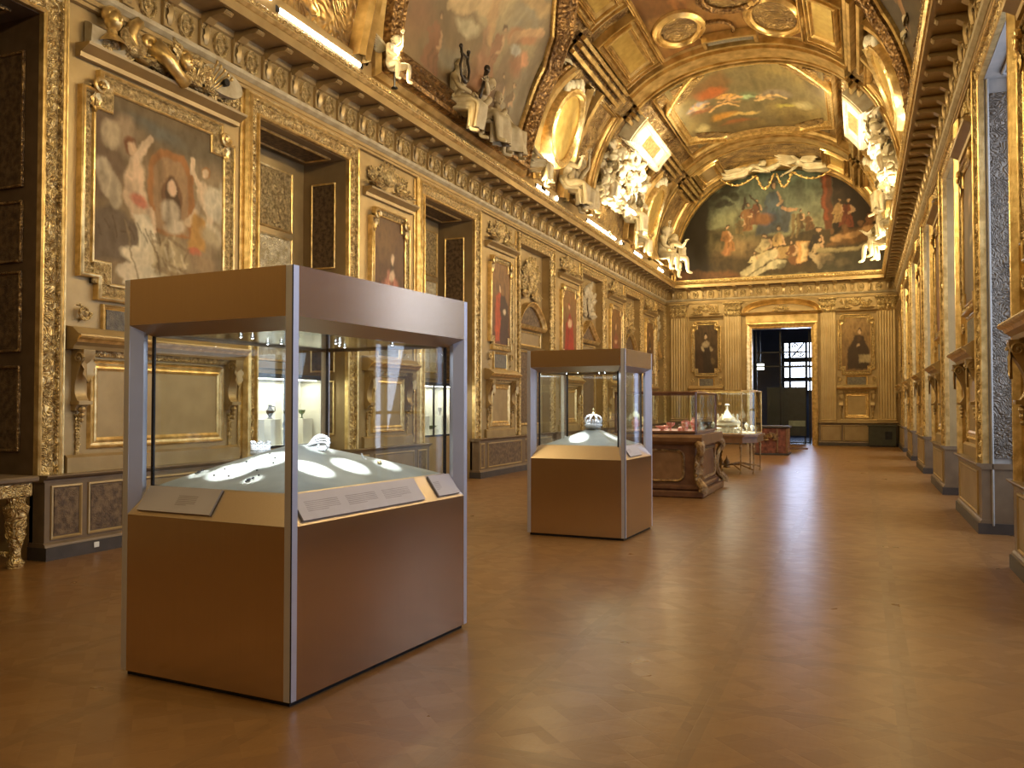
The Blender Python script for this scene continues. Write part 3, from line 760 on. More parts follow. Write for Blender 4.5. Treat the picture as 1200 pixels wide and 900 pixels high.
def shelf_unit(M, u0, u1, label, zs=2.36, group=None, deep=.22):
    """projecting shelf on scroll brackets with a framed field below"""
    t = at(M, 'bracketed_shelf', label, 'wall shelf', group)
    m = MB(); d = deep
    m.prof([(0, zs-.14), (-d*.55, zs-.14), (-d*.62, zs-.10), (-d*.85, zs-.06), (-d*.9, zs-.03), (-d*1.05, zs-.02), (-d*1.1, zs), (-d*1.08, zs+.02), (-d*.9, zs+.03), (-d*.5, zs+.10), (0, zs+.12)], u0, u1)
    m.build('shelf', PANEL, t)
    g = MB(); g.prof([(-d*.84, zs-.065), (-d*.93, zs-.035), (-d*1.08, zs-.02), (-d*1.125, zs+.002), (-d*1.0, zs-.0), (-d*.85, zs-.03)], u0-.003, u1+.003); g.build('gilded_edge', GOLD, t)
    for x in (u0+.16, u1-.16):
        b = MB(); console_bracket(b, x, 1.55, zs-.14, 0, d*.85, .15); b.build('scroll_bracket', PANEL, t, angle=.6)
        b = MB(); 
        b.box(x-.02, x+.02, -.022, 0, 1.02, 1.5)
        for k in range(5): rosette(b, x, 1.48-.10*k, .055-.004*k, -.02, 5)
        b.build('leaf_drop', GOLDC, t, angle=.7)
    m = MB(); a, b = u0+.42, u1-.42
    if b-a < .5: a, b = u0+.33, u1-.33
    m.sweep([(a, 1.25), (b, 1.25), (b, zs-.36), (a, zs-.36)], [(0, .0), (0, .02), (.03, .035), (.05, .03), (.06, .015), (.09, .02), (.11, .04), (.13, .0)], True); m.build('field_moulding', GOLD, t)
    MB().box(a, b, -.012, .01, 1.25, zs-.36).build('field', PANEL, t)
    m = MB(); m.prof([(0, zs-.2), (-.05, zs-.2), (-.07, zs-.16), (-.07, zs-.14), (0, zs-.14)], u0+.1, u1-.1); m.build('carved_band', GOLDC, t)
    m = MB(); m.prof([(0, .88), (-.06, .88), (-.06, 1.04), (-.03, 1.07), (0, 1.07)], u0, u1); m.build('footing', PANEL, t)
    return t
def crest_shelf(M, u0, u1, z, label, d=.2, group=None):
    m = MB(); m.prof([(0, z-.14), (-d*.35, z-.14), (-d*.4, z-.09), (-d*.75, z-.05), (-d*.95, z-.03), (-d, z), (0, z+.015)], u0, u1)
    o = m.build('small_cornice', PANEL); o.matrix_world = M; tag(o, label, 'moulding', group); return o
# ------------------------------------------------------------------ paintings
def cv_allegory():
    c = Canvas(200, 230, (98,76,48), (128,108,78), 3, .95, .016, .07)
    c.clouds((150,130,98), .7, 2.6, .42, .62, 0, 1)
    c.poly([(.1, .98), (.9, .98), (.95, .82), (.6, .74), (.3, .86), (.05, .8)], (82,76,60), .12, .9); c.ell(.42, .88, .26, .06, (96,104,96), -8, .7, .7)
    c.poly([(0, .42), (.12, .44), (.22, .62), (.14, .9), (0, .95)], (96,78,60), .04); c.ell(.2, .8, .09, .13, (150,128,98), 10, .4)
    c.poly([(0, .12), (.28, .14), (.3, .34), (.14, .42), (0, .36)], (92,80,66), .03)
    c.poly([(.36, .34), (.36, .72), (.44, .80), (.62, .80), (.70, .70), (.72, .34)], (150,98,54), .012); c.poly([(.40, .36), (.40, .70), (.46, .76), (.60, .76), (.65, .69), (.66, .36)], (150,118,82), .015)
    c.ell(.53, .52, .085, .155, (104,72,48), 0, .15); c.ell(.53, .57, .052, .10, (52,34,26), 0, .25); c.ell(.575, .50, .03, .08, (58,38,28), 10, .4); c.ell(.535, .60, .034, .052, (206,170,134), 0, .3); c.ell(.52, .47, .09, .075, (178,160,130), 0, .3); c.ell(.56, .40, .10, .05, (190,172,140), 15, .4)
    c.line([(.30, .52), (.26, .68), (.33, .78), (.37, .83)], [.06, .04, .028, .02], (208,178,140)); c.ell(.27, .60, .075, .12, (204,172,134), -15, .25); c.ell(.235, .76, .05, .055, (112,66,42), 0, .3); c.ell(.25, .75, .034, .04, (206,170,130), 0, .3)
    c.line([(.27, .50), (.36, .42), (.40, .34)], [.06, .05, .03], (206,176,138)); c.line([(.24, .5), (.30, .38), (.30, .3)], [.055, .045, .025], (190,160,124)); c.ell(.30, .48, .07, .04, (186,110,84), -25, .4)
    c.ell(.11, .78, .07, .09, (172,152,118), 0, .3); c.line([(.05, .60), (.12, .50), (.16, .44)], [.06, .07, .05], (176,158,126))
    c.putto(.77, .45, .36, (206,178,140), -4, (210,196,162)); c.ell(.93, .60, .05, .16, (200,186,150), -8, .5); c.ell(.84, .42, .16, .06, (196,180,144), -28, .5); c.line([(.72, .5), (.66, .44)], .03, (192,164,126)); c.ell(.87, .58, .09, .12, (198,184,152), 20, .35)
    c.poly([(.66, .28), (.80, .28), (.80, .48), (.70, .50)], (176,130,66), .02); c.ell(.72, .27, .07, .03, (186,100,70), -8, .4)
    c.poly([(.20, .02), (.36, .02), (.52, .12), (.36, .42), (.26, .40), (.30, .22)], (212,196,160), .014); c.ell(.3, .18, .13, .05, (206,188,152), -6, .3); c.ell(.24, .09, .10, .05, (200,182,148), 10, .3)
    c.ell(.53, .20, .17, .17, (166,146,106), 0, .5, .9)
    for k in range(26): c.line([(.38+.3*R.random(), .08+.28*R.random()), (.38+.3*R.random(), .08+.28*R.random())], .012, R.choice([(190,168,124), (128,104,70), (206,188,148), (110,88,60)]), .6, .6)
    c.ell(.80, .20, .14, .07, (148,122,88), -15, .5, .8); c.ell(.66, .08, .2, .05, (120,98,68), 0, .5, .8); c.ell(.84, .38, .12, .06, (170,152,116), -25, .5)
    for q in range(9): c.line([(.03+.05*q, .30+.03*(q % 3)), (.06+.05*q, .26+.04*(q % 2))], .006, (60,46,34), .5, .7)
    c.line([(.34, .33), (.42, .22), (.46, .10)], .006, (110,92,64), .5); c.line([(.21, .36), (.25, .20), (.31, .06)], .006, (130,110,80), .5)
    c.smear, c.folds, c.veil = .35, .45, .22; c.A = np.clip(c.A*1.18, 0, 1)
    return c
def cv_portrait(kind, seed=11, W=70, H=110):
    if kind == 'pink':
        c = Canvas(W, H, (96,66,36), (80,50,30), seed, .62, .012, .1); c.ell(.2, .8, .25, .3, (116,84,46), 0, .8); c.ell(.34, .22, .26, .26, (176,104,80), 0, .2); c.poly([(.12, 0), (.52, 0), (.48, .32), (.36, .58), (.26, .5)], (186,118,92), .03)
        c.line([(.2, .02), (.3, .4)], .02, (214,164,132), .8, .7); c.line([(.4, .05), (.38, .42)], .02, (130,66,50), .8, .7); c.ell(.27, .2, .13, .1, (206,170,120), 20, .4); c.ell(.35, .56, .055, .10, (70,50,34), 0, .3); c.ell(.355, .62, .04, .058, (222,190,150), 0, .3); c.ell(.36, .48, .06, .06, (212,180,142), 0, .3)
    elif kind == 'redblack':
        c = Canvas(W, H, (142,104,58), (92,54,30), seed, .62, .01, .1); c.poly([(.12, .04), (.34, .04), (.34, .6), (.28, .66), (.14, .58)], (184,74,36), .02); c.poly([(.28, .02), (.56, .02), (.56, .5), (.44, .62), (.3, .64)], (46,32,30), .025)
        c.ell(.28, .7, .05, .07, (84,58,38), 0, .3); c.ell(.285, .69, .035, .05, (220,182,140), 0, .3); c.ell(.42, .42, .06, .035, (218,196,160), 0, .4); c.line([(.3, .08), (.3, .5)], .015, (70,26,18), .6, .7)
    elif kind == 'cardinal':
        c = Canvas(W, H, (132,98,52), (104,70,38), seed, .62, .01, .1); c.poly([(.1, .02), (.5, .02), (.48, .5), (.34, .66), (.16, .5)], (148,34,24), .02); c.ell(.34, .5, .12, .08, (214,178,138), 0, .4); c.ell(.3, .76, .05, .07, (150,40,28), 0, .3); c.ell(.3, .74, .036, .05, (216,178,136), 0, .3); c.line([(.2, .05), (.26, .4)], .02, (96,20,14), .7, .8)
    elif kind == 'darklady':
        c = Canvas(W, H, (88,68,44), (58,42,28), seed, .62, .01, .08); c.poly([(.16, .02), (.50, .02), (.42, .4), (.38, .62), (.24, .62), (.2, .4)], (44,34,28), .02); c.poly([(0, .02), (.25, .02), (.22, .46), (0, .48)], (62,42,30), .03); c.ell(.31, .60, .12, .09, (178,158,124), 0, .4); c.ell(.22, .5, .05, .07, (186,166,130), 20, .4); c.ell(.44, .50, .05, .06, (176,156,120), -10, .4); c.ell(.30, .78, .065, .08, (40,28,20), 0, .3); c.ell(.305, .76, .04, .055, (216,184,144), 0, .3); c.ell(.48, .24, .07, .08, (110,92,60), 0, .4)
    elif kind == 'cloak':
        c = Canvas(W, H, (158,126,80), (120,90,52), seed, .62, .01, .08); c.poly([(.12, .04), (.56, .04), (.58, .42), (.44, .66), (.30, .66), (.14, .44)], (40,28,24), .025); c.ell(.38, .60, .05, .05, (70,50,34), 0, .4); c.ell(.38, .74, .055, .075, (60,44,34), 0, .3); c.ell(.38, .72, .038, .05, (208,172,130), 0, .3); c.ell(.36, .50, .05, .03, (206,174,134), 20, .4); c.poly([(.36, .16), (.6, .16), (.6, .3), (.36, .3)], (168,150,114), .02)
    elif kind == 'dim':
        c = Canvas(W, H, (128,92,50), (96,62,36), seed, .62, .01, .1); c.poly([(.14, .02), (.48, .02), (.42, .5), (.32, .6), (.2, .5)], (120,64,44), .03); c.ell(.31, .68, .05, .065, (196,158,116), 0, .4); c.ell(.3, .42, .1, .05, (190,156,116), 10, .5)
    else:
        c = Canvas(W, H, (120,88,48), (84,56,30), seed, .62, .01, .1); c.poly([(.14, .02), (.48, .02), (.42, .55), (.32, .66), (.2, .55)], (64,44,36), .03); c.ell(.31, .74, .05, .065, (200,164,124), 0, .4); c.ell(.34, .45, .08, .04, (196,166,126), 10, .5)
    return c
def cv_lunette():
    c = Canvas(420, 230, (92,112,100), (178,170,124), 21, 1.85, .012, .09)
    c.clouds((104,118,100), .6, 2., .45, .62, .55, 1.); c.ell(.5, .58, .3, .1, (150,150,112), 0, .8, .8); c.ell(1.1, .5, .3, .1, (160,150,108), 0, .8, .7)
    c.poly([(0, .0), (1.85, .0), (1.85, .36), (1.3, .42), (.9, .38), (.6, .46), (.3, .5), (0, .42)], (70,56,34), .04)
    c.poly([(.28, .46), (.5, .52), (.8, .44), (.8, .30), (.3, .26)], (104,96,66), .06, .9); c.ell(.6, .30, .3, .12, (150,124,84), 0, .7, .9)
    c.poly([(0, .0), (.34, .02), (.30, .4), (.34, .7), (.36, .9), (.5, 1.), (0, 1.)], (26,24,20), .07)
    for k in range(46): c.ell(.08+.48*R.random(), .70+.28*R.random(), .05+.04*R.random(), .03+.03*R.random(), (28,30,22), R.uniform(-40, 40), .4, .8 if k % 3 else .4)
    c.poly([(1.32, .4), (1.40, .4), (1.40, 1.), (1.30, 1.)], (104,58,32), .012); c.poly([(1.40, .36), (1.85, .3), (1.85, 1.), (1.40, 1.)], (34,22,16), .02); c.line([(1.34, .5), (1.33, .95)], .02, (150,76,40), .6)
    c.ell(1.45, .68, .07, .14, (60,44,30), 0, .5); c.fig(1.52, .42, .28, (128,62,38)); c.fig(1.66, .34, .26, (130,84,50), lean=.2); c.fig(1.44, .46, .22, (176,140,92))
    c.poly([(.74, .40), (1.02, .42), (1.06, .60), (.92, .80), (.80, .66)], (66,74,82), .03); c.fig(.90, .50, .40, (76,92,104), hair=(50,36,26), robe2=(44,84,84)); c.ell(.86, .55, .1, .08, (54,70,96), 20, .4); c.line([(.98, .66), (1.08, .62)], .02, (196,150,110)); c.ell(.90, .92, .05, .03, (70,60,50), 0, .3)
    for x, y, h, r in ((.66, .46, .26, (134,92,54)), (.74, .50, .26, (116,66,42)), (.60, .42, .18, (130,110,70)), (1.12, .42, .2, (90,66,40)), (1.2, .40, .2, (120,84,50))): c.fig(x, y, h, r)
    c.line([(.62, .66), (.66, .78)], .012, (60,44,30)); c.line([(.78, .62), (.70, .8)], .01, (60,44,30)); c.ell(.80, .55, .12, .07, (130,84,46), 0, .5)
    for x in (1.06, 1.1): c.line([(x, .36), (x, .56)], .016, (120,100,64), .4)
    c.fig(.50, .26, .26, (172,120,72), lean=-.05); c.ell(.48, .26, .06, .05, (180,124,80), 0, .5)
    for x, y, h, r in ((.80, .12, .30, (206,186,140)), (.96, .14, .34, (196,160,104)), (.90, .06, .22, (214,200,160)), (1.06, .08, .26, (120,80,50)), (1.24, .10, .34, (40,34,32)), (1.30, .08, .26, (200,170,126)), (.72, .06, .2, (214,196,150))): c.fig(x, y, h, r, sit=True, lean=R.uniform(-.1, .1))
    c.poly([(1.10, .12), (1.20, .12), (1.20, .30), (1.10, .31)], (216,164,104), .012); c.poly([(1.13, .13), (1.19, .13), (1.19, .29), (1.14, .29)], (236,206,150), .012)
    c.line([(.62, .04), (.78, .14), (.9, .22)], .04, (212,196,154), .4); c.line([(.68, .00), (.86, .09)], .03, (216,200,160), .4); c.line([(1.22, .2), (1.30, .06)], .025, (206,180,140))
    c.poly([(1.35, .24), (1.85, .3), (1.85, .42), (1.5, .40)], (136,96,54), .03, .8)
    for i in range(4): c.ell(1.45+.11*i, .32+.03*i, .09, .035, (196,150,100), 18, .4); c.ell(1.40+.11*i, .38+.03*i, .025, .03, (120,84,52), 0, .4)
    c.line([(1.3, .20), (1.6, .22), (1.8, .30)], .025, (166,150,110), .5); c.poly([(1.25, 0), (1.85, 0), (1.85, .22), (1.3, .18)], (50,50,40), .04, .8); c.ell(1.47, .1, .08, .05, (90,80,60), 0, .5)
    c.poly([(.0, 0), (.7, 0), (.5, .07), (0, .1)], (112,72,40), .03, .9)
    c.smear, c.folds, c.veil = .8, .7, .12; c.A = c.A*.85
    return c
def cv_clouds(seed=31, dark=False):
    """vault picture: u along the gallery, v up the vault"""
    c = Canvas(240, 190, (126,112,84), (112,92,66), seed, 1.35, .02, .08)
    if dark:
        c.A[:] = srgb((74,62,46)); c.clouds((108,88,60), .8, 2.2, .45, .6); c.clouds((40,34,28), .8, 1.6, .5, .65, seed=4)
        for k in range(6): c.putto(.15+.2*k, .1+.5*R.random(), .26, (170,128,88), R.uniform(-60, 60))
        c.ell(.4, .5, .2, .1, (120,70,44), 20, .5); return c
    c.clouds((150,148,128), .85, 2.4, .42, .6, .1, 1., 3); c.clouds((176,160,120), .8, 3.4, .5, .66, .3, 1., 8); c.clouds((84,66,52), .7, 1.7, .52, .68, 0, .6, 5)
    c.ell(.15, .7, .16, .26, (132,92,66), 10, .8, .7); c.ell(.12, .3, .16, .2, (124,80,62), -10, .8, .7); c.ell(.05, .6, .08, .2, (74,70,60), 0, .5, .8)
    c.ell(.68, .72, .32, .2, (196,176,128), 12, .7, .9)
    # large reclining figure
    c.line([(.36, .44), (.50, .52), (.62, .60), (.70, .68)], [.03, .055, .075, .08], (206,178,130)); c.line([(.66, .70), (.70, .80), (.76, .90)], [.07, .06, .05], (150,128,90)); c.line([(.66, .66), (.72, .52), (.76, .44)], [.05, .04, .025], (196,160,112)); c.ell(.78, .93, .06, .07, (110,94,66), 0, .4)
    c.ell(.42, .62, .09, .06, (72,88,116), -10, .35); c.ell(.46, .74, .14, .05, (200,178,116), 20, .4); c.ell(.55, .42, .14, .05, (200,188,150), 5, .5)
    c.ell(1.05, .62, .24, .07, (182,126,86), 24, .4); c.line([(.95, .55), (1.08, .68), (1.22, .74)], .035, (206,164,120)); c.ell(.98, .82, .2, .05, (196,166,116), 6, .5)
    c.ell(.78, .24, .14, .26, (146,92,68), -8, .7, .8); c.ell(.88, .16, .10, .22, (134,84,62), 8, .7, .8); c.line([(.7, .5), (.76, .2), (.78, 0)], .03, (176,126,94), .8, .6); c.ell(1.0, .3, .1, .34, (96,78,66), 0, .6, .8); c.ell(1.12, .46, .10, .10, (158,94,66), 10, .6, .8); c.ell(1.18, .52, .05, .05, (214,150,110), 0, .4)
    c.fig(.30, .05, .35, (128,82,62)); c.fig(.84, .30, .3, (146,98,72)); c.fig(1.02, .08, .3, (120,100,84)); c.fig(1.15, .1, .26, (90,74,60))
    c.ell(1.05, .52, .09, .03, (190,188,176), 5, .4)
    c.poly([(1.2, 0), (1.35, 0), (1.35, 1), (1.25, 1)], (70,60,48), .1, .7)
    c.smear, c.folds, c.veil = 1.2, .4, .34
    return c
def cv_oct():
    c = Canvas(220, 150, (112,100,66), (90,74,46), 41, 1.5, .02, .07)   # u across the vault (left->right), v along (far at bottom)
    c.clouds((148,130,84), .8, 2.2, .42, .62); c.clouds((98,92,70), .8, 1.6, .5, .66, seed=6)
    c.poly([(.0, .8), (.55, .98), (.62, .8), (.5, .7)], (110,78,48), .06, .8); c.poly([(1.2, 1.), (1.5, 1.), (1.5, .6), (1.35, .66)], (84,72,52), .06, .9)
    c.ell(.38, .72, .20, .09, (158,84,44), -4, .5); c.ell(.18, .60, .14, .06, (150,146,150), 12, .4); c.ell(.22, .52, .14, .05, (140,86,58), -6, .6); c.ell(.50, .62, .12, .035, (214,160,84), -5, .4)
    c.ell(.72, .56, .14, .08, (94,108,82), 6, .6); c.ell(.70, .54, .08, .03, (160,190,150), 0, .5); c.ell(1.0, .55, .2, .09, (134,122,110), -4, .35); c.line([(.80, .46), (.95, .53), (1.1, .48)], .02, (222,190,130)); c.line([(.3, .46), (.45, .52), (.6, .44)], .018, (214,170,110))
    c.putto(.28, .56, .2, (206,160,110), 70); c.putto(.62, .52, .22, (206,160,110), 60); c.putto(.95, .5, .2, (214,174,124), 80)
    c.ell(.42, .34, .18, .06, (190,136,60), -6, .5); c.ell(.52, .20, .24, .05, (146,86,48), -4, .7); c.ell(.62, .3, .2, .03, (206,176,110), -8, .5); c.ell(1.1, .36, .16, .03, (190,180,90), 0, .5); c.ell(.15, .26, .1, .1, (196,180,130), 0, .6)
    c.ell(1.25, .4, .14, .08, (186,174,130), 20, .7)
    return c
def cv_brown(seed=51):
    c = Canvas(150, 110, (128,90,46), (118,80,40), seed, 1.4, .03, .14)
    c.clouds((158,118,64), .8, 4, .42, .6, sx=.4); c.clouds((92,58,30), .8, 4, .5, .62, seed=9, sx=.4)
    for k in range(12): c.ell(.15+1.1*R.random(), .15+.7*R.random(), .12, .03, R.choice([(160,112,60), (90,48,26), (140,88,48)]), R.uniform(-15, 15), .5, .8)
    for x in (.35, .7, 1.05): c.fig(x, .3, .35, (140,90,48), (170,124,74))
    c.ell(.7, .55, .12, .07, (100,70,44), 0, .2); c.ell(.7, .55, .07, .04, (170,134,84), 0, .3)
    return c

# ------------------------------------------------------------------ left wall bays
ML = LW()
portrait(ML, 7.02, 9.14, 2.98, 5.22, cv_allegory(), .20, (.24, .24), 'a', 'large taupe painting of winged children around an oval portrait, in a notched gold frame', matp=TAPES, seg=.04)
crest_shelf(ML, 6.80, 9.40, 5.60, 'long moulded cornice directly above the large taupe painting', .22)
shelf_unit(ML, 6.72, 9.48, 'wide bracketed shelf below the large taupe painting')
# emblem of the arts above the painting
t = at(ML @ T(8.1, -.02, 5.62), 'arts_trophy', 'gilded trophy of palette, mask, bust and scrolls on the cornice above the large painting', 'relief')
m = MB(); pal = []
for k in range(28):
    a = 2*PI*k/28; r = .30*(1+.12*math.cos(2*a)); pal.append((.80+r*math.cos(a)*1.15, .24+r*math.sin(a)*.72))
m.push(RX(-.15)); m.extr(pal, -.24, -.18); m.pop(); pal_o = m.build('palette', STUCCOD, t, angle=.5)
m = MB(); m.lathe([(.001, -.03), (.05, -.03), (.05, .03), (.001, .03)], 12); o = m.build('thumb_hole', DARKMETAL, pal_o); o.matrix_local = T(.78, -.26, .24) @ RX(PI/2)
m = MB(); m.ball((-.95, -.16, .36), (.10, .11, .13), 12); m.ball((-.95, -.27, .35), (.02, .03, .03), 6); m.lathe([(.16, 0), (.13, .05), (.06, .12), (.05, .2)], 14, c=(-.95, -.14, .08)); m.ball((-.95, -.13, .42), (.12, .11, .10), 10); m.build('bust', GOLD, t, angle=.6)
m = MB(); volute(m, -.42, .28, .26, -.1, 1.3, 1, .3, 2.); volute(m, -.02, .30, .20, -.12, 1.3, -1, .3, 1.); m.tube([(-.35, -.15, .3), (-.2, -.25, .16), (-.1, -.28, .05), (.1, -.2, .02)], [.13, .10, .07, .09], 10); m.build('hunting_horn', GOLD, t, True)
m = MB(); m.box(.1, .42, -.22, -.12, .05, .30, .02); m.ball((.28, -.2, .34), (.12, .10, .10), 10); volute(m, .46, .22, .12, -.14, 1.4, 1); leaf(m, .3, .1, .35, .2, .8, -.2); leaf(m, .5, .05, .3, .18, 1.7, -.2); leaf(m, .1, .2, .36, .2, 2.2, -.16); m.build('book_and_mask', GOLDC, t, angle=.6)
m = MB()
for k in range(7): leaf(m, -1.1+.34*k, .02, .36, .18, .5+.35*(k % 5), -.04, .4)
for k in range(6): rosette(m, -1.05+.4*k, .08, .08, -.08, 6)
volute(m, 1.18, .12, .09, -.08, 1.6, 1); volute(m, 1.18, .30, .08, -.08, 1.6, -1); m.build('leafwork', GOLDC, t, angle=.7)
m = MB(); m.prof([(0, 0), (-.10, 0), (-.12, .22), (-.06, .26), (0, .28)], -1.2, -.7); m.build('open_book', STUCCOD, t)
m = MB(); m.push(T(.12, -.02, .02)); cluster(m, 1.5, .46, 15, 0, 1.4); m.pop(); m.build('scrollwork', GOLDC, t, angle=.7)
m = MB(); m.ball((.08, -.26, .26), (.09, .08, .12), 12); m.ball((.08, -.34, .25), (.018, .025, .03), 6); m.ball((.08, -.22, .34), (.11, .09, .07), 10)
for q in (-1, 1): m.ball((.08+q*.035, -.325, .285), (.014, .01, .012), 6); volute(m, .08+q*.13, .2, .06, -.22, 1.3, q)
m.build('mask', GOLD, t, True)
m = MB()
for k in range(5): m.tube([(.45+.03*k, -.20, .05), (.62+.07*k, -.26, .45-.03*k)], .012, 6); m.ball((.62+.07*k, -.26, .45-.03*k), (.02, .02, .035), 6)
m.build('brush_bundle', GOLD, t, True)
m = MB(); m.lathe([(.001, -.05), (.17, -.04), (.19, 0), (.17, .04), (.001, .05)], 20, c=(0, 0, 0)); o = m.build('round_shield', GOLDF, t, True); o.matrix_local = T(-.62, -.12, .24) @ RX(PI/2-.25)

def std_bay(M, u0, u1, kind, who, near, side='left', seed=1, crestm=None):
    w = u1-u0; c = (u0+u1)/2
    portrait(M, u0+.42, u1-.40, 3.05, 5.02, cv_portrait(kind, seed), .14, (.14, .18), kind, who)
    crest_shelf(M, u0+.12, u1-.10, 5.42, 'short moulded cornice over the ' + near)
    crest(M, c, 5.44, w*.85, .60, seed, 'carved leafy trophy crest above the ' + near)
    shelf_unit(M, u0+.12, u1-.10, 'bracketed shelf with framed field below the ' + near)
std_bay(ML, 12.55, 14.5, 'pink', 'gold-framed portrait of a figure in a pink robe, above the front case', 'pink-robed portrait', seed=2)
std_bay(ML, 17.75, 19.72, 'redblack', 'gold-framed portrait of a figure in red and black robes, beyond the second recess', 'red-and-black-robed portrait', seed=3)
std_bay(ML, 22.85, 25.0, 'cardinal', 'gold-framed portrait of a figure in a crimson robe with white sleeve, between two niches', 'crimson-robed portrait', seed=4)
std_bay(ML, 28.0, 30.2, 'dim', 'gold-framed brownish red portrait on the left wall behind the second case', 'brownish red portrait', seed=5)
std_bay(ML, 33.2, 35.4, 'x', 'gold-framed small dark portrait nearest the end wall on the left wall', 'dark portrait nearest the far left corner', seed=6)

def blind_niche(M, u0, u1, arch, label, seed):
    t = at(M, 'ornamental_niche', label, 'niche')
    path = [(u1, .88), (u1, ZTOP), (u0, ZTOP), (u0, .88)]
    m = MB(); m.sweep(path, PROF(.24, .10), False, None, .08, [4, 5, 6, 7], .018, .16); m.build('carved_border', GOLDC, t, angle=.5)
    c = (u0+u1)/2; w = (u1-u0)/2-.12; D = .22
    m = MB(); z = 3.72
    m.prof([(D, z-.10), (D-.14, z-.10), (D-.18, z-.05), (D-.2, z), (D, z+.01)], c-w, c+w); 
    if arch:
        pts = [(c-w+.02+(2*w-.04)*k/20, z+.62*math.sin(PI*k/20)**.75) for k in range(21)]
    else: pts = [(c-w, z), (c, z+.62), (c+w, z)]
    m.sweep(list(reversed(pts)), [(-.10, -D), (-.10, -D+.12), (-.05, -D+.15), (0, -D+.2), (.02, -D+.2), (.02, -D)], False); m.build('pediment', GOLD, t)
    MB().extr([(p[0], p[1]-.03) for p in pts], D-.06, D).build('tympanum', ARAB, t)
    m = MB(); m.push(T(c, D-.02, 4.38)); cluster(m, w*1.5, 1.1, seed, 0, 1.3)
    for k in range(9): leaf(m, R.uniform(-.2, .2), .1+.11*k, .34, .2, R.uniform(.2, 2.9), -.04, .4)
    m.pop(); m.build('hanging_trophy', STUCCOD if seed % 2 else GOLDC, t, angle=.7)
    m = MB()
    for a, b in ((3.22, 3.54), (1.15, 3.02)):
        m.sweep([(u0+.3, a), (u1-.3, a), (u1-.3, b), (u0+.3, b)], [(-.01, -D), (-.01, -D+.05), (.03, -D+.06), (.05, -D+.03), (.06, -D)], True)
    m.build('panel_moulding', GOLD, t)
    for a, b in ((3.22, 3.54), (1.15, 3.02)): MB().box(u0+.3, u1-.3, D-.02, D, a, b).build('panel', PANELD if a > 3 else ARAB, t)
    m = MB(); m.prof([(D, 3.02+.1), (D-.08, 3.02+.1), (D-.12, 3.02+.15), (D, 3.18)], u0+.08, u1-.08); m.build('string_moulding', PANEL, t)
    return t
NL = ['niche with curved pediment and hanging trophy right of the red-and-black-robed portrait', 'niche with triangular pediment right of the crimson-robed portrait', 'niche with curved pediment right of the brownish red portrait', 'narrow niche in the far left corner beside the end wall']
for i, (a, b) in enumerate(LBLIND): blind_niche(ML, a, b, i % 2 == 0, NL[i], 20+i)

# plinths along the left wall
o_ = PL-XL
plinth_run(ML, 6.36, 9.85, o_, 'baseboard_left', panels=[(6.46, 6.78, 'a'), (6.92, 7.36, 'a'), (7.6, 8.6, 'v'), (8.9, 9.3, 'a'), (9.4, 9.75, 'a')])
plinth_run(ML, 12.15, 14.85, o_, 'baseboard_left', panels=[(12.3, 12.6, 'a'), (12.85, 14.2, 'v'), (14.4, 14.7, 'a')])
plinth_run(ML, 17.2, 20.0, o_, 'baseboard_left', panels=[(17.28, 17.45, 'a'), (17.7, 19.7, 'a')])
plinth_run(ML, 20.0, 22.4, o_-.1, 'baseboard_left', panels=[(20.2, 22.2, 'a')])
plinth_run(ML, 22.4, 25.3, o_, 'baseboard_left', panels=[(22.8, 25.0, 'a')])
plinth_run(ML, 25.3, 27.5, o_-.1, 'baseboard_left', panels=[(25.5, 27.3, 'a')])
plinth_run(ML, 27.5, YE, o_, 'baseboard_left', panels=[(28.0, 30.1, 'a'), (30.6, 32.6, 'a'), (33.1, 35.2, 'a')])
so = MB().box(-.035, .035, -.012, 0, -.03, .03, .006).build('wall_socket', WHITEC); so.matrix_world = LW() @ T(6.97, -o_-.016, .085); tag(so, 'small white socket on the dark base board below the large painting', 'socket')

# vertical pilaster strips between frames and bays (gilt leaf strips)
def strip(M, u, z0, z1, w, label=None):
    m = MB(); m.sweep([(u-w/2, z0), (u+w/2, z0), (u+w/2, z1), (u-w/2, z1)], [(-.012, .004), (-.012, .03), (.008, .035), (.012, .0)], True); m.build('gilded_strip', GOLD, wl if M is ML else wr)
for u in (6.68, 9.52, 12.47, 14.52, 17.62, 19.77, 22.6, 25.02, 27.76, 30.22, 33.0, 35.42):
    m = MB(); m.box(u-.03, u+.03, -.03, 0, .9, 6.0, .01); s_ = m.build('gilded_strip', GOLD); s_.matrix_world = ML; s_.parent = wl

# console table in the far-left recess
t = at(ML @ T(5.55, -.02, 0), 'console_table', 'carved gilded console table standing in the recess at the far left edge', 'table')
m = MB(); m.box(-1.4, .62, -.32, .5, .84, .90, .015); m.build('table_top', PLINTH, t)
m = MB(); m.box(-1.35, .57, -.28, .45, .70, .84, .01); m.build('frieze_rail', GOLDC, t)
for x, y in ((.45, -.2), (-1.2, -.2), (.45, .35), (-1.2, .35)):
    m = MB(); m.push(T(x, y, 0)); m.lathe([(.001, 0), (.07, 0), (.085, .05), (.05, .10), (.045, .16), (.06, .22), (.085, .42), (.10, .52), (.115, .56), (.12, .60), (.10, .61), (.08, .64), (.09, .70)], 10); 
    for k in range(4): m.push(RZ(PI/2*k)); leaf(m, 0, .52, -.3, .11, PI/2, -.085, .05); m.pop()
    m.pop(); m.build('leg', GOLDC, t, angle=.6)
m = MB(); m.tube([(-1.2, .05, .12), (-.35, -.1, .16), (.45, .05, .12)], .03, 8); m.tube([(.45, -.2, .12), (.45, .35, .12)], .03, 8); m.tube([(-1.2, -.2, .12), (-1.2, .35, .12)], .03, 8); m.build('stretcher', GOLDC, t, True)
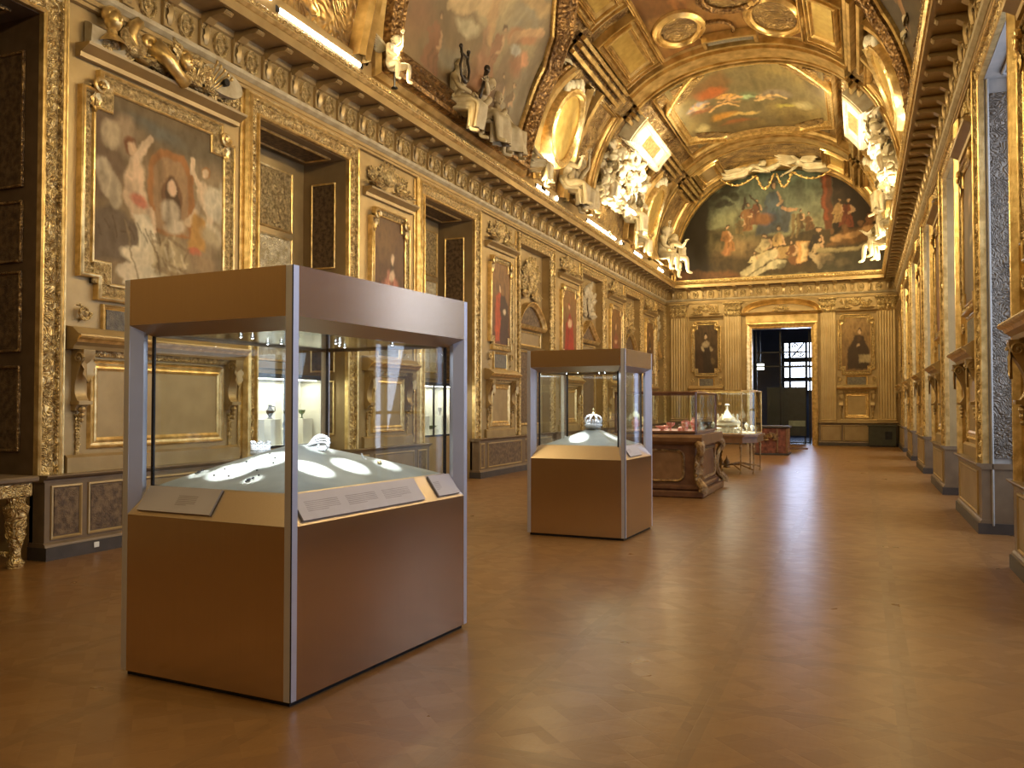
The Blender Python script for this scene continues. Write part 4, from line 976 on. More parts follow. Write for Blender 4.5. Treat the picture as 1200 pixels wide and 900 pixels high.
# ------------------------------------------------------------------ right wall
MR = RWm()
for i, (a, b) in enumerate(ROPEN):
    reveal(MR, -b, -a, RD, 'window_%d' % (4+i), (GREYREV, GREYCARV, GREYREV) if i in (1, 2) else (PANEL, PANELD, GOLD), zb=.1)  # nearer recesses get the greys that carry the daylight
RN = ['first window', 'nearest window on the right wall', 'grey window recess at the right edge', 'second window away from the right edge', 'third window away from the right edge', 'fourth window away from the right edge', 'window closest to the far right corner']
WPOS = []
for i, (a, b) in enumerate(ROPEN):
    if i: recess_frame(MR, -b, -a, 'carved gold frame around the ' + RN[i], zb=.88, w=.22)
    w = MB(); x0, x1 = -b+.0, -a-.0; yy = RD-.06
    for u in (x0+.05, (x0+x1)/2, x1-.05): w.box(u-.05, u+.05, yy, yy+.06, .35, ZTOP)
    for z in (.4, 1.5, 2.6, 3.7, 4.8, 5.7): w.box(x0, x1, yy+.01, yy+.05, z-.025, z+.025)
    o = w.build('window_%d' % (11+i), GREYREV); o.matrix_world = MR; struct(o)
    MB().box(x0, x1, yy+.025, yy+.033, .4, 5.7).build('glass_panes', GLASS, o)
    WPOS.append(((a+b)/2, b-a))
RP = [(1.8, 4.5), (7.0, 9.7), (12.2, 14.9), (17.3, 20.0), (22.5, 25.2), (27.7, 30.4), (32.9, 37.0)]
RPN = ['pier behind the right edge', 'pier at the right edge', 'first full right pier', 'second right pier', 'third right pier', 'fourth right pier', 'last right pier by the corner']
for i, (a, b) in enumerate(RP):
    if i == 0: 
        plinth_run(MR, -b-.03, -a+.03, XR-PR, 'baseboard_right', back=.75); continue
    c0, c1 = -b, -a
    plinth_run(MR, c0-.03, c1+.03, XR-PR, 'baseboard_right', panels=[(c0+.3, c1-.3, 'p')], back=.75)
    # painted strip on the side face of the pier foot
    m = MB(); m.box(c0-.045, c0-.03, .22, .48, .2, .76); o = m.build('foot_panel', ARAB, wr); o.matrix_world = MR
    u0, u1 = c0+.45, c1-.42
    portrait(MR, u0+.15, u1-.15, 3.05, 5.02, cv_portrait('dim' if i % 2 else 'x', 40+i, 30, 46), .14, (.14, .18), 'r', 'framed portrait seen edge-on above the shelf of the ' + RPN[i], seg=.09)
    crest_shelf(MR, c0+.42, c1-.42, 5.42, 'short moulded cornice over the portrait of the ' + RPN[i])
    crest(MR, (c0+c1)/2, 5.44, 1.5, .58, 60+i, 'carved trophy crest at the top of the ' + RPN[i], dens=.8)
    shelf_unit(MR, c0+.36, c1-.36, 'bracketed shelf projecting from the ' + RPN[i], deep=.24)

# ------------------------------------------------------------------ end wall
ME = EWm()
FL = mat('pilaster_ochre', (.56,.41,.20), .40, .5, col2=(.48,.34,.15), nscale=2, bump=.08, bscale=20)
PILN = ['leftmost fluted pilaster of the end wall, in the corner', 'fluted pilaster just left of the doorway', 'fluted pilaster just right of the doorway', 'rightmost fluted pilaster of the end wall']
for k, (a, b) in enumerate(((.12, .82), (2.42, 3.1), (6.28, 6.85), (8.42, 9.08))):
    t = at(ME, 'fluted_pilaster', PILN[k], 'pilaster')
    n = 6; w = (b-a-.06)/n; P = [(0, a)]
    pts = [(a, 0), (a, -.12), (a+.03, -.12)]
    for q in range(n):
        x0 = a+.03+q*w
        for s in range(7):
            an = PI*s/6; pts.append((x0+w*.12+w*.38*(1-math.cos(an)), -.12+.014*math.sin(an)))
    pts += [(b-.03, -.12), (b, -.12), (b, 0)]
    m = MB(); m.add([(x, y, 1.08) for x, y in pts]+[(x, y, 5.42) for x, y in pts], [(i, i+1, i+1+len(pts), i+len(pts)) for i in range(len(pts)-1)]+[tuple(range(len(pts))), tuple(range(2*len(pts)-1, len(pts)-1, -1))])
    m.build('shaft', FL, t)
    m = MB(); m.box(a-.05, b+.05, -.17, 0, .93, 1.0, .02); m.box(a-.03, b+.03, -.15, 0, 1.0, 1.08, .03); m.build('base', PANEL, t)
    m = MB(); m.box(a+.02, b-.02, -.13, 0, 5.42, 5.98); m.box(a-.07, b+.07, -.22, 0, 5.96, 6.04, .01)
    for r_ in range(2):
        for q in range(4): leaf(m, a+.08+(b-a-.16)*q/3, 5.44+.2*r_, .24, .2, PI/2, -.13-.02*r_, .5)
    volute(m, a+.06, 5.86, .10, -.16, 1.4, 1); volute(m, b-.06, 5.86, .10, -.16, 1.4, -1); rosette(m, (a+b)/2, 5.92, .07, -.16)
    m.build('capital', GOLDC, t, angle=.7)
portrait(ME, 1.12, 2.14, 3.0, 5.12, cv_portrait('darklady', 71), .14, (.14, .2), 'e', 'gold-framed portrait of a seated figure with pale sleeves, left of the far doorway')
portrait(ME, 7.06, 8.2, 3.0, 5.2, cv_portrait('cloak', 72), .14, (.14, .2), 'e', 'gold-framed portrait of a figure in a dark cloak, end wall right of the doorway')
crest_shelf(ME, .92, 2.34, 5.48, 'short moulded cornice above the end-wall portrait left of the doorway'); crest_shelf(ME, 6.88, 8.4, 5.5, 'short moulded cornice above the cloaked portrait')
crest(ME, 1.63, 5.5, 1.3, .52, 81, 'carved trophy above the end-wall portrait left of the doorway'); crest(ME, 7.63, 5.52, 1.5, .5, 82, 'carved trophy above the cloaked portrait right of the doorway')
shelf_unit(ME, .9, 2.36, 'bracketed shelf under the end-wall portrait left of the doorway'); shelf_unit(ME, 6.88, 8.38, 'bracketed shelf under the cloaked portrait right of the doorway')
plinth_run(ME, XL+.2, 3.3, .25, 'baseboard_end', panels=[(.5, 1.6, 'p'), (1.8, 3.0, 'p')], top=.93)
plinth_run(ME, 6.18, 9.15, .25, 'baseboard_end', panels=[(6.3, 7.0, 'p'), (7.15, 8.1, 'p'), (8.3, 9.0, 'p')], top=.93)
t = at(ME, 'door_1', None, None); t['kind'] = 'structure'
m = MB(); m.sweep([(DX1, 0), (DX1, DZ), (DX0, DZ), (DX0, 0)], [(0, .0), (0, .10), (.05, .13), (.08, .10), (.16, .14), (.2, .16), (.24, .14), (.25, 0)], False); m.build('door_surround', GOLD, t)
m = MB(); m.box(3.3, 6.17, -.08, 0, 5.1, 5.42); m.prof([(0, 5.42), (-.18, 5.42), (-.28, 5.47), (-.32, 5.53), (0, 5.56)], 3.12, 6.34)
pts = [(4.73-1.55*math.cos(PI*k/24), 5.52+.55*math.sin(PI*k/24)**.8) for k in range(25)]
m.sweep(list(reversed(pts)), [(-.20, 0), (-.20, .12), (-.14, .16), (-.11, .14), (-.06, .24), (.0, .30), (.03, .28), (.03, 0)], False); m.build('door_pediment', VAULTP, t, angle=.7)
MB().extr(pts, -.04, 0).build('tympanum', PANEL, t)
m = MB(); m.push(T(4.73, -.04, 5.56)); cluster(m, .8, .26, 91); m.pop(); m.build('tympanum_relief', GOLDC, t, angle=.7)

# ------------------------------------------------------------------ room beyond the doorway
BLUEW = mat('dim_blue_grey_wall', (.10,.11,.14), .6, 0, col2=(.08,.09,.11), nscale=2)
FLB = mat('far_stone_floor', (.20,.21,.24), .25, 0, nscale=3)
YF = 46.0
m = MB(); m.box(0, 9, YE+.35, YF+.3, -.1, 0); o = struct(m.build('floor', FLB))
m = MB(); m.box(0, .2, YE+.35, YF, 0, 6.5); m.box(8.8, 9, YE+.35, YF, 0, 6.5); m.box(0, 9, YE+.35, YF+.3, 6.5, 6.7)
WX = [(4.12, 4.36), (4.47, 5.15), (5.28, 5.75)]
m.box(0, WX[0][0], YF, YF+.25, 0, 6.5); m.box(WX[-1][1], 9, YF, YF+.25, 0, 6.5); m.box(WX[0][0], WX[-1][1], YF, YF+.25, 4.9, 6.5); m.box(WX[0][0], WX[-1][1], YF, YF+.25, 0, 2.36)
struct(m.build('wall_far', BLUEW))
t = at(T(0, YF+.05, 0), 'window_20', None, None); t['kind'] = 'structure'
m = MB()
for x in (4.1, 4.415, 5.215, 5.77): m.box(x-.06, x+.06, -.1, 0, 2.34, 4.92)
for z, q in ((2.38, .04), (2.97, .11), (3.62, .05), (3.98, .12), (4.88, .04)): m.box(WX[0][0], WX[-1][1], -.08, 0, z-q, z+q)
m.build('window_bars', DARKMETAL, t)
MB().box(WX[0][0], WX[-1][1], .02, .03, 2.38, 4.9).build('bright_pane', emit('daylit_pane', (.72, .82, 1.), 6), t)
m = MB()
for x, z, r, f in ((4.66, 4.66, .17, 1), (4.93, 4.3, .17, -1), (4.66, 4.28, .10, 1), (4.98, 4.68, .10, -1), (4.25, 4.6, .1, 1), (4.25, 4.28, .1, -1)): volute(m, x, z, r, -.04, 1.4, f, .24)
for x in (4.55, 4.68, 4.81, 4.94, 5.07): m.box(x-.02, x+.02, -.05, -.03, 3.66, 3.86)
m.tube([(4.5, -.04, 4.12), (4.8, -.04, 4.45), (5.12, -.04, 4.84)], .04, 6); m.build('iron_scrollwork', DARKMETAL, t, True)
DKS = mat('dark_screen_paint', (.035,.04,.045), .35, 0)
t = at(T(0, 38.6, 0), 'dark_partition', 'tall dark partition screen standing beyond the doorway', 'partition')
MB().box(4.0, 5.62, -.06, .06, .32, 2.42, .01).build('screen_panel', DKS, t)
m = MB()
for x in (4.05, 5.57): m.box(x-.05, x+.05, -.25, .25, 0, .05, .01); m.box(x-.03, x+.03, -.03, .03, 0, .4)
m.build('feet', DARKMETAL, t)
MB().box(4.9, 5.58, -.075, -.06, .74, .98).build('pale_notice_strip', mat('pale_green_strip', (.30,.34,.28), .5), t)
t = at(T(0, 38.0, 0), 'glass_door', 'open glazed door in a dark frame just beyond the doorway', 'door')
m = MB()
for x in (3.62, 4.62, 5.80): m.box(x-.035, x+.035, -.02, .02, .02, 4.8)
for z in (.06, 3.9, 3.3): m.box(3.6, 5.82, -.02, .02, z-.03, z+.03)
m.build('door_frame', DARKMETAL, t); MB().box(3.65, 4.6, -.004, .004, .1, 3.85).build('glass_pane', GLASS, t)
t = at(T(3.72, 38.6, 3.32), 'lit_sign', 'small glowing white lantern box seen through the left of the doorway', 'lamp')
MB().box(-.16, .16, -.06, .06, -.13, .13, .01).build('glowing_face', emit('lantern', (1., 1., .85), 6), t); MB().box(-.02, .02, -.02, .02, .13, 3.18).build('hanger', DARKMETAL, t)
# dark storage chest in the far right corner
t = at(T(8.55, 36.66, 0), 'dark_chest', 'dark green-brown low chest in the far right corner against the end wall', 'chest')
DG = mat('dark_green_paint', (.045,.045,.03), .5)
MB().box(-.5, .5, -.2, .2, .05, .80, .01).build('body', DG, t); MB().box(-.54, .54, -.23, .22, .80, .86, .01).build('lid', DG, t); MB().box(-.46, .46, -.17, .17, 0, .05).build('foot_plate', DARKMETAL, t)
m = MB().box(.1, .35, -.215, -.2, .3, .6, .004).build('door_plate', DARKMETAL, t)
# ------------------------------------------------------------------ vault decoration (parts of the ceiling)
def cpart(mb, name, m_=VAULTP, **k): return mb.build(name, m_, ceil_, **k)
# transverse ribs
for y in (8.0, 13.6+.0, 24.3, 32.6):
    if y == 13.6: continue
    m = MB(); vbox(m, y-.55, y+.55, 49, 131, .16); vbox(m, y-.32, y+.32, 49, 131, .26); vbox(m, y+.50, y+.62, 49, 131, .24); vbox(m, y-.62, y-.50, 49, 131, .24); cpart(m, 'transverse_rib')
m = MB(); vbox(m, 36.3, 37.2, 4, 176, .18, n=60); vbox(m, 36.1, 36.3, 4, 176, .30, n=60); vbox(m, 36.75, 36.9, 4, 176, .26, n=60); cpart(m, 'end_rib')
# longitudinal mouldings
for y0, y1 in ((5.0, 7.4), (8.7, 12.2), (19.6, 23.7), (24.95, 32.0), (33.3, 36.1)):
    for a in (43.5, 46.2, 48.6):
        for s in (0, 1):
            d0, d1 = (a-.7, a+.5) if s == 0 else (180-a-.5, 180-a+.7)
            m = MB(); vbox(m, y0, y1, d0, d1, .22 if a != 46.2 else .30, n=2); cpart(m, 'longitudinal_moulding', VAULTP)
    for s in (0, 1):
        d0, d1 = (42.8, 49.2) if s == 0 else (130.8, 137.2)
        m = MB(); vbox(m, y0, y1, d0, d1, .10, n=3); cpart(m, 'moulding_bed', VAULT)
m = MB(); vbox(m, 5, 36.2, 0, 4.2, .10, n=2); cpart(m, 'springing_band', PANEL)
m = MB(); vbox(m, 5, 36.2, 175.8, 180, .10, n=2); cpart(m, 'springing_band', PANEL)

def vgridmap(y0, y1, d0, d1, h=.05, flip=False, cross=False):
    """u,v -> vault point; u along gallery, v up the arc (cross: u across the arc, v along)"""
    def f(u, v, d):
        if cross: uu, vv = v, u
        else: uu, vv = u, v
        if flip and not cross: uu = uu
        y = y0+(y1-y0)*(uu if not cross else 1-uu)
        return vpt(d0+(d1-d0)*vv, y, h-d)
    return f
# big side pictures
def bigpic(y0, y1, left, cv, label):
    t = thing('vault_painting', label, 'ceiling painting')
    d0, d1 = (9, 52)
    if left: mp = lambda u, v, d: vpt(d0+(d1-d0)*v, y0+(y1-y0)*u, .10-d)
    else: mp = lambda u, v, d: vpt(180-(d0+(d1-d0)*v), y0+(y1-y0)*u, .10-d)
    paint_mesh('canvas', cv, mp, PAINTM, t, .05)
    a = [(y0, 10), (y1-.15, 10), (y1+.1, 22), (y1+.15, 34), (y1-.25, 42), (y1-1.3, 50), (y0+1.1, 50), (y0+.2, 42), (y0-.1, 34), (y0-.05, 22)]
    if left: poly = [(y, d*DEG) for y, d in a]
    else: poly = [(y, (180-d)*DEG) for y, d in reversed(a)]
    m = MB(); m.sweep(poly, [(0, .05), (0, .26), (.06, .30), (.12, .24), (.20, .30), (.30, .34), (.38, .28), (.46, .36), (.54, .34), (.58, .05)], True, vmap, .14, [3, 4, 5, 6], .05, .30); m.build('egg_and_dart_frame', VBROWN, t, angle=.6)
    m = MB(); m.sweep(poly, [(.56, .0), (.56, .20), (.62, .24), (.70, .16), (.74, .0)], True, vmap, .3); m.build('outer_gilt_frame', VAULTP, t)
    m = MB(); m.sweep(poly, [(-.06, .05), (-.06, .16), (-.02, .20), (.02, .16), (.02, .05)], True, vmap, .3); m.build('inner_gilt_lip', GOLD, t)
    return t
bigpic(12.9, 18.7, True, cv_clouds(31), 'large cloudy vault painting of floating figures above the left cornice')
bigpic(12.9, 18.7, False, cv_clouds(33, True), 'dark vault painting at the top right above the right cornice')
# octagonal picture of the crown
t = thing('vault_painting', 'octagonal painting of flying robed figures on golden clouds, crown of the vault', 'ceiling painting')
Y0, Y1, D0, D1 = 25.5, 31.6, 60, 120
paint_mesh('canvas', cv_oct(), vgridmap(Y0, Y1, D0, D1, .08, cross=True), PAINTM, t, .05)
m = MB(); vframe(m, Y0, Y1, D0, D1, .34, .24, .15, cut=(1.45, 14), relief=True, amp=.03, per=.24); m.build('carved_frame', GOLD, t, angle=.6)
m = MB(); vframe(m, Y0-.3, Y1+.3, D0-4, D1+4, .10, .26, .3); m.build('outer_moulding', VAULTP, t)
# corner leafwork of the octagon
for cy, cd in ((Y0+.15, D0+2), (Y1-.15, D0+2), (Y0+.15, D1-2), (Y1-.15, D1-2)):
    sgy = 1 if cy < 28 else -1; sgd = 1 if cd < 90 else -1
    m = MB()
    p = [vpt(cd, cy, .10), vpt(cd, cy+sgy*1.45, .10), vpt(cd+sgd*14, cy, .10)]; q = [vpt(cd, cy, .0), vpt(cd, cy+sgy*1.45, .0), vpt(cd+sgd*14, cy, .0)]
    m.add(p+q, [(0, 1, 2), (3, 5, 4), (0, 3, 4, 1), (1, 4, 5, 2), (2, 5, 3, 0)]); m.build('corner_field', VAULT, t)
# brown crown picture
t = thing('vault_painting', 'reddish brown crown painting with medallions between the two gilded ribs, top of view', 'ceiling painting')
paint_mesh('canvas', cv_brown(), vgridmap(17.6, 23.6, 66, 114, .05, cross=True), PAINTM, t, .05)
m = MB(); vframe(m, 17.6, 23.6, 66, 114, .14, .14, .3); m.build('frame', VAULTP, t)
m = MB(); m.sweep(vell(22.85, 86, .50, 5.5, 30), [(0, .04), (0, .12), (.04, .15), (.09, .12), (.10, .04)], True, vmap); m.build('centre_wreath', VBROWN, t, angle=.6)
m = MB(); P = [[vpt(90, 20.2, .12)]*24]
def vdisc(cy, cd, ry, rd, h, dome=0.):
    m = MB(); rows = []
    for r in (0.02, .25, .5, .75, .92, 1.): rows.append([vpt(cd+rd*r*math.sin(2*PI*k/32), cy+ry*r*math.cos(2*PI*k/32), h+dome*(1-r*r)) for k in range(32)])
    rows.append([vpt(cd+rd*math.sin(2*PI*k/32), cy+ry*math.cos(2*PI*k/32), 0) for k in range(32)])
    m.grid(rows, closev=True); return m
def roundel(cy, cd, ry, rd, label, disc=GOLDF, ring=VAULTP, h=.12):
    t = thing('ceiling_roundel', label, 'roundel')
    vdisc(cy, cd, ry, rd, h*.6).build('disc', disc, t, True)
    m = MB(); m.sweep(list(vell(cy, cd, ry, rd, 32)), [(-.02, .02), (-.02, h), (.04, h+.05), (.10, h), (.14, h+.06), (.22, h), (.24, 0)], True, vmap); m.build('ring_moulding', ring, t, angle=.6)
    return t
roundel(22.3, 106.5, .95, 7.5, 'round relief roundel right of the brown crown painting, beside the right square coffer', VAULT)
roundel(22.2, 75, .75, 6.3, 'round relief roundel left of the brown crown painting', VAULT)
roundel(21.0, 94, .7, 8, 'dark-rimmed round field at the very top centre of the brown crown painting', VAULT, VBROWN)
t = thing('segment_panel', 'grey segmental panel on the rib above the octagonal painting', 'panel')
m = MB(); vbox(m, 23.15, 23.55, 82, 98, .18); m.build('field', GREYP, t); m = MB(); vbox(m, 23.05, 23.15, 80.5, 99.5, .26); vbox(m, 23.15, 23.6, 80.5, 81.6, .24); vbox(m, 23.15, 23.6, 98.4, 99.5, .24); m.build('arched_moulding', VAULTP, t)

# square coffers
def coffer(y0, y1, d0, d1, label, fill=GOLDS, fr=VAULTP, bright=False):
    t = thing('square_coffer', label, 'ceiling panel')
    if fr == STUCCO:        # broad plain block with a small gilt tablet in the middle
        m = MB(); vbox(m, y0, y1, d0, d1, .42, n=5); m.build('block', fr, t)
        yc, dc = (y0+y1)/2, (d0+d1)/2
        m = MB(); vbox(m, yc-.75, yc+.75, dc-2.6, dc+2.6, .45, n=3); m.build('gilt_tablet', fill, t)
        m = MB(); m.sweep([(y0+.1, (d0+.6)*DEG), (y1-.1, (d0+.6)*DEG), (y1-.1, (d1-.6)*DEG), (y0+.1, (d1-.6)*DEG)], [(-.12, .4), (-.10, .48), (-.03, .50), (.02, .46), (.03, .3)], True, vmap, .3); m.build('edge_moulding', fr, t)
        return t
    m = MB(); vbox(m, y0, y1, d0, d1, .10, n=5); m.build('bed', fr, t)
    m = MB(); vbox(m, y0+.35, y1-.35, d0+3.5, d1-3.5, .13, n=4); m.build('relief_field', fill, t)
    m = MB(); vframe(m, y0+.30, y1-.30, d0+3, d1-3, .14, .26, .4); m.build('inner_moulding', fr, t)
    m = MB(); vframe(m, y0+.02, y1-.02, d0+.4, d1-.4, .10, .24, .4); m.build('outer_moulding', fr, t)
    return t
coffer(20.5, 23.3, 50.5, 64, 'gilded square coffer left of the brown crown painting')
coffer(20.5, 23.3, 116, 129.5, 'gilded square coffer right of the brown crown painting')
coffer(33.5, 35.9, 51, 64, 'square coffer near the end painting, left of the vault crown', PANELD)
coffer(33.5, 35.9, 116, 129, 'bright square coffer near the end painting, right of the vault crown')
coffer(16.8, 19.6, 52, 64, 'gilded coffer at the top edge left of the vault crown'); coffer(16.8, 19.6, 116, 128, 'gilded coffer at the top edge right of the vault crown')
# white cartouche blocks above the garlands
coffer(25.4, 29.2, 37.5, 48.5, 'brightly lit cream cartouche block left of the octagonal painting', GOLD, STUCCO)
coffer(25.4, 29.2, 131.5, 142.5, 'brightly lit cream cartouche block right of the octagonal painting', GOLD, STUCCO)

# gilded oval medallions with their arched surrounds
def medallion(cy, left, label):
    t = thing('oval_medallion', label, 'medallion')
    cd = 23.5 if left else 156.5
    m = vdisc(cy, cd, .78, 11.2, .34, .07); m.build('gold_oval', GOLDS, t, True)
    m = MB(); m.sweep(vell(cy, cd, .76, 11.0, 40), [(-.02, .1), (-.02, .40), (.05, .46), (.12, .40), (.18, .42), (.22, .3), (.24, .0)], True, vmap, .12, [2, 3, 4], .025, .16); m.build('beaded_rim', GOLD, t, angle=.6)
    sd = 1 if left else -1
    m = MB()
    for k in range(-3, 4):
        for e in (0,): 
            d = cd+sd*(14.5-abs(k)*1.2); y = cy+k*.2; x, yy, z = vpt(d, y, .25); m.ball((x, yy, z), (.14, .16, .18), 7)
    m.build('ribbon_knot', STUCCO, t, True)
    # arched ribs either side
    for s in (-1, 1):
        m = MB(); pts = []
        for k in range(13):
            f = k/12; d = 3+f*37; pts.append((cy+s*(1.15+.22*math.sin(PI*f)-.5*f*f*f), (d if left else 180-d)*DEG))
        m.sweep(pts, [(-.12, 0), (-.12, .22), (-.05, .30), (.05, .24), (.12, .30), (.16, 0)], False, vmap); m.build('side_moulding', VAULTP, t)
        m = MB(); pts2 = [(p[0]+s*.22, p[1]) for p in pts]; m.sweep(pts2, [(-.06, 0), (-.06, .16), (.0, .2), (.06, .14), (.08, 0)], False, vmap, .1, [2, 3], .05, .2); m.build('leaf_border', VBROWN, t)
    return t
medallion(20.8, True, 'large gold oval medallion beside the cloudy painting, left side of the vault')
medallion(31.0, True, 'farther gold oval medallion on the left side of the vault near the end painting')
medallion(10.6, True, 'gold oval medallion cut by the top edge above the lamp tube')
medallion(20.8, False, 'orange-gold oval medallion on the right side of the vault, upper right')
medallion(31.0, False, 'farther gold oval medallion on the right side of the vault near the end painting')
medallion(10.6, False, 'gold oval medallion on the right side of the vault beyond the top edge')
# painted dark side fields below coffers (between medallions and stucco groups)
def sidefield(y0, y1, left, m_=VAULTP):
    d0, d1 = (6, 40) if left else (140, 174); m = MB(); vframe(m, y0, y1, d0, d1, .10, .2, .3); cpart(m, 'side_field_moulding', m_)
for l in (True, False):
    sidefield(22.6, 24.2, l); sidefield(28.9, 29.4, l); sidefield(33.2, 35.6, l)
    for y in (22.4, 24.4, 29.5, 32.6, 35.9):
        m = MB(); d0, d1 = (4, 42) if l else (138, 176); vbox(m, y-.10, y+.10, d0, d1, .24); cpart(m, 'side_rib', VAULTP)

# lunette ------------------------------------------------------------------
t = thing('arched_wall_painting', 'huge arched landscape painting with crowd and dark trees on the end wall', 'painting')
def lun(u, v, d):
    # map the rectangle into the arch
    xl, xr = .35, 8.85; zt = 11.45
    x = xl+(xr-xl)*u; dx = (x-XC)/4.36
    zmax = VZ+.05+(zt-VZ-.05)*(max(0., 1-abs(dx)**2.25))**(1/2.25)
    z = VZ+.02+(zt-VZ)*v
    return (x, YE-.12+d, min(z, zmax))
paint_mesh('canvas', cv_lunette(), lun, PAINTM, t, .05)
m = MB(); pts = [(x, z) for x, z in (vraw(PI*k/60) for k in range(61))]
pts = [(XC+(x-XC)*.978, VZ+(z-VZ)*.978) for x, z in pts]
m.sweep(list(reversed(pts)), [(-.12, .05), (-.12, .20), (-.06, .26), (0, .22), (.06, .28), (.14, .0)], False, lambda s, q, h: (s, YE-h, q)); m.build('arched_frame', VAULTP, t)
m = MB(); m.box(.3, 8.9, YE-.25, YE-.05, 6.96, 7.06, .02); m.build('bottom_rail', GOLD, t)
# ------------------------------------------------------------------ stucco figures
BONES = [('pel', 'spi'), ('spi', 'che'), ('che', 'nec'), ('nec', 'hea'), ('che', 'shL'), ('shL', 'elL'), ('elL', 'haL'), ('che', 'shR'), ('shR', 'elR'), ('elR', 'haR'),
         ('pel', 'hiL'), ('hiL', 'knL'), ('knL', 'anL'), ('anL', 'ftL'), ('pel', 'hiR'), ('hiR', 'knR'), ('knR', 'anR'), ('anR', 'ftR')]
RAD = dict(pel=.125, spi=.105, che=.13, nec=.05, hea=.06, shL=.065, elL=.045, haL=.03, shR=.065, elR=.045, haR=.03, hiL=.095, knL=.06, anL=.038, ftL=.03, hiR=.095, knR=.06, anR=.038, ftR=.03)
BASEJ = dict(pel=(0,0,.5), spi=(0,-.02,.66), che=(0,-.03,.84), nec=(0,-.03,1.0), hea=(0,-.05,1.1), shL=(-.18,-.03,.93), elL=(-.30,-.12,.70), haL=(-.22,-.32,.60), shR=(.18,-.03,.93), elR=(.30,-.12,.70), haR=(.2,-.32,.58),
             hiL=(-.10,-.02,.46), knL=(-.17,-.42,.50), anL=(-.16,-.46,.08), ftL=(-.16,-.60,.03), hiR=(.10,-.02,.46), knR=(.16,-.44,.46), anR=(.2,-.40,.06), ftR=(.2,-.54,.02))
def P_(**k): d = dict(BASEJ); d.update(k); return d
POSES = {
 'sit': P_(),
 'sit_up': P_(elR=(.34,-.10,1.12), haR=(.30,-.16,1.40), knL=(-.26,-.36,.42), anL=(-.22,-.30,.04), ftL=(-.24,-.44,.0), hea=(.05,-.08,1.1)),
 'sit_turn': P_(spi=(.05,-.02,.66), che=(.12,-.06,.83), nec=(.16,-.07,.98), hea=(.20,-.12,1.07), shL=(-.04,-.12,.94), elL=(-.22,-.30,.80), haL=(-.40,-.36,.92), shR=(.30,0,.88), elR=(.46,.02,.66), haR=(.50,-.1,.46), knR=(.34,-.34,.40), anR=(.42,-.3,.02), ftR=(.5,-.42,0)),
 'recline': P_(pel=(0,0,.2), spi=(.14,-.02,.30), che=(.30,-.04,.44), nec=(.42,-.05,.56), hea=(.50,-.08,.64), shL=(.22,-.16,.52), elL=(.10,-.30,.42), haL=(-.08,-.34,.40), shR=(.40,.08,.44), elR=(.56,.04,.24), haR=(.50,-.14,.12),
                hiL=(-.06,-.08,.2), knL=(-.42,-.14,.34), anL=(-.74,-.12,.10), ftL=(-.88,-.16,.10), hiR=(-.04,.06,.18), knR=(-.42,.04,.14), anR=(-.80,.02,.06), ftR=(-.94,0,.06)),
 'fly': P_(pel=(0,0,.5), spi=(.14,0,.56), che=(.30,-.02,.62), nec=(.43,-.03,.67), hea=(.54,-.06,.70), shL=(.32,-.18,.66), elL=(.52,-.30,.52), haL=(.74,-.30,.42), shR=(.30,.14,.66), elR=(.50,.16,.86), haR=(.72,.10,.98),
            hiL=(-.08,-.08,.48), knL=(-.42,-.12,.36), anL=(-.78,-.10,.44), ftL=(-.92,-.10,.40), hiR=(-.08,.08,.48), knR=(-.46,.06,.52), anR=(-.80,.04,.68), ftR=(-.94,.04,.72)),
}
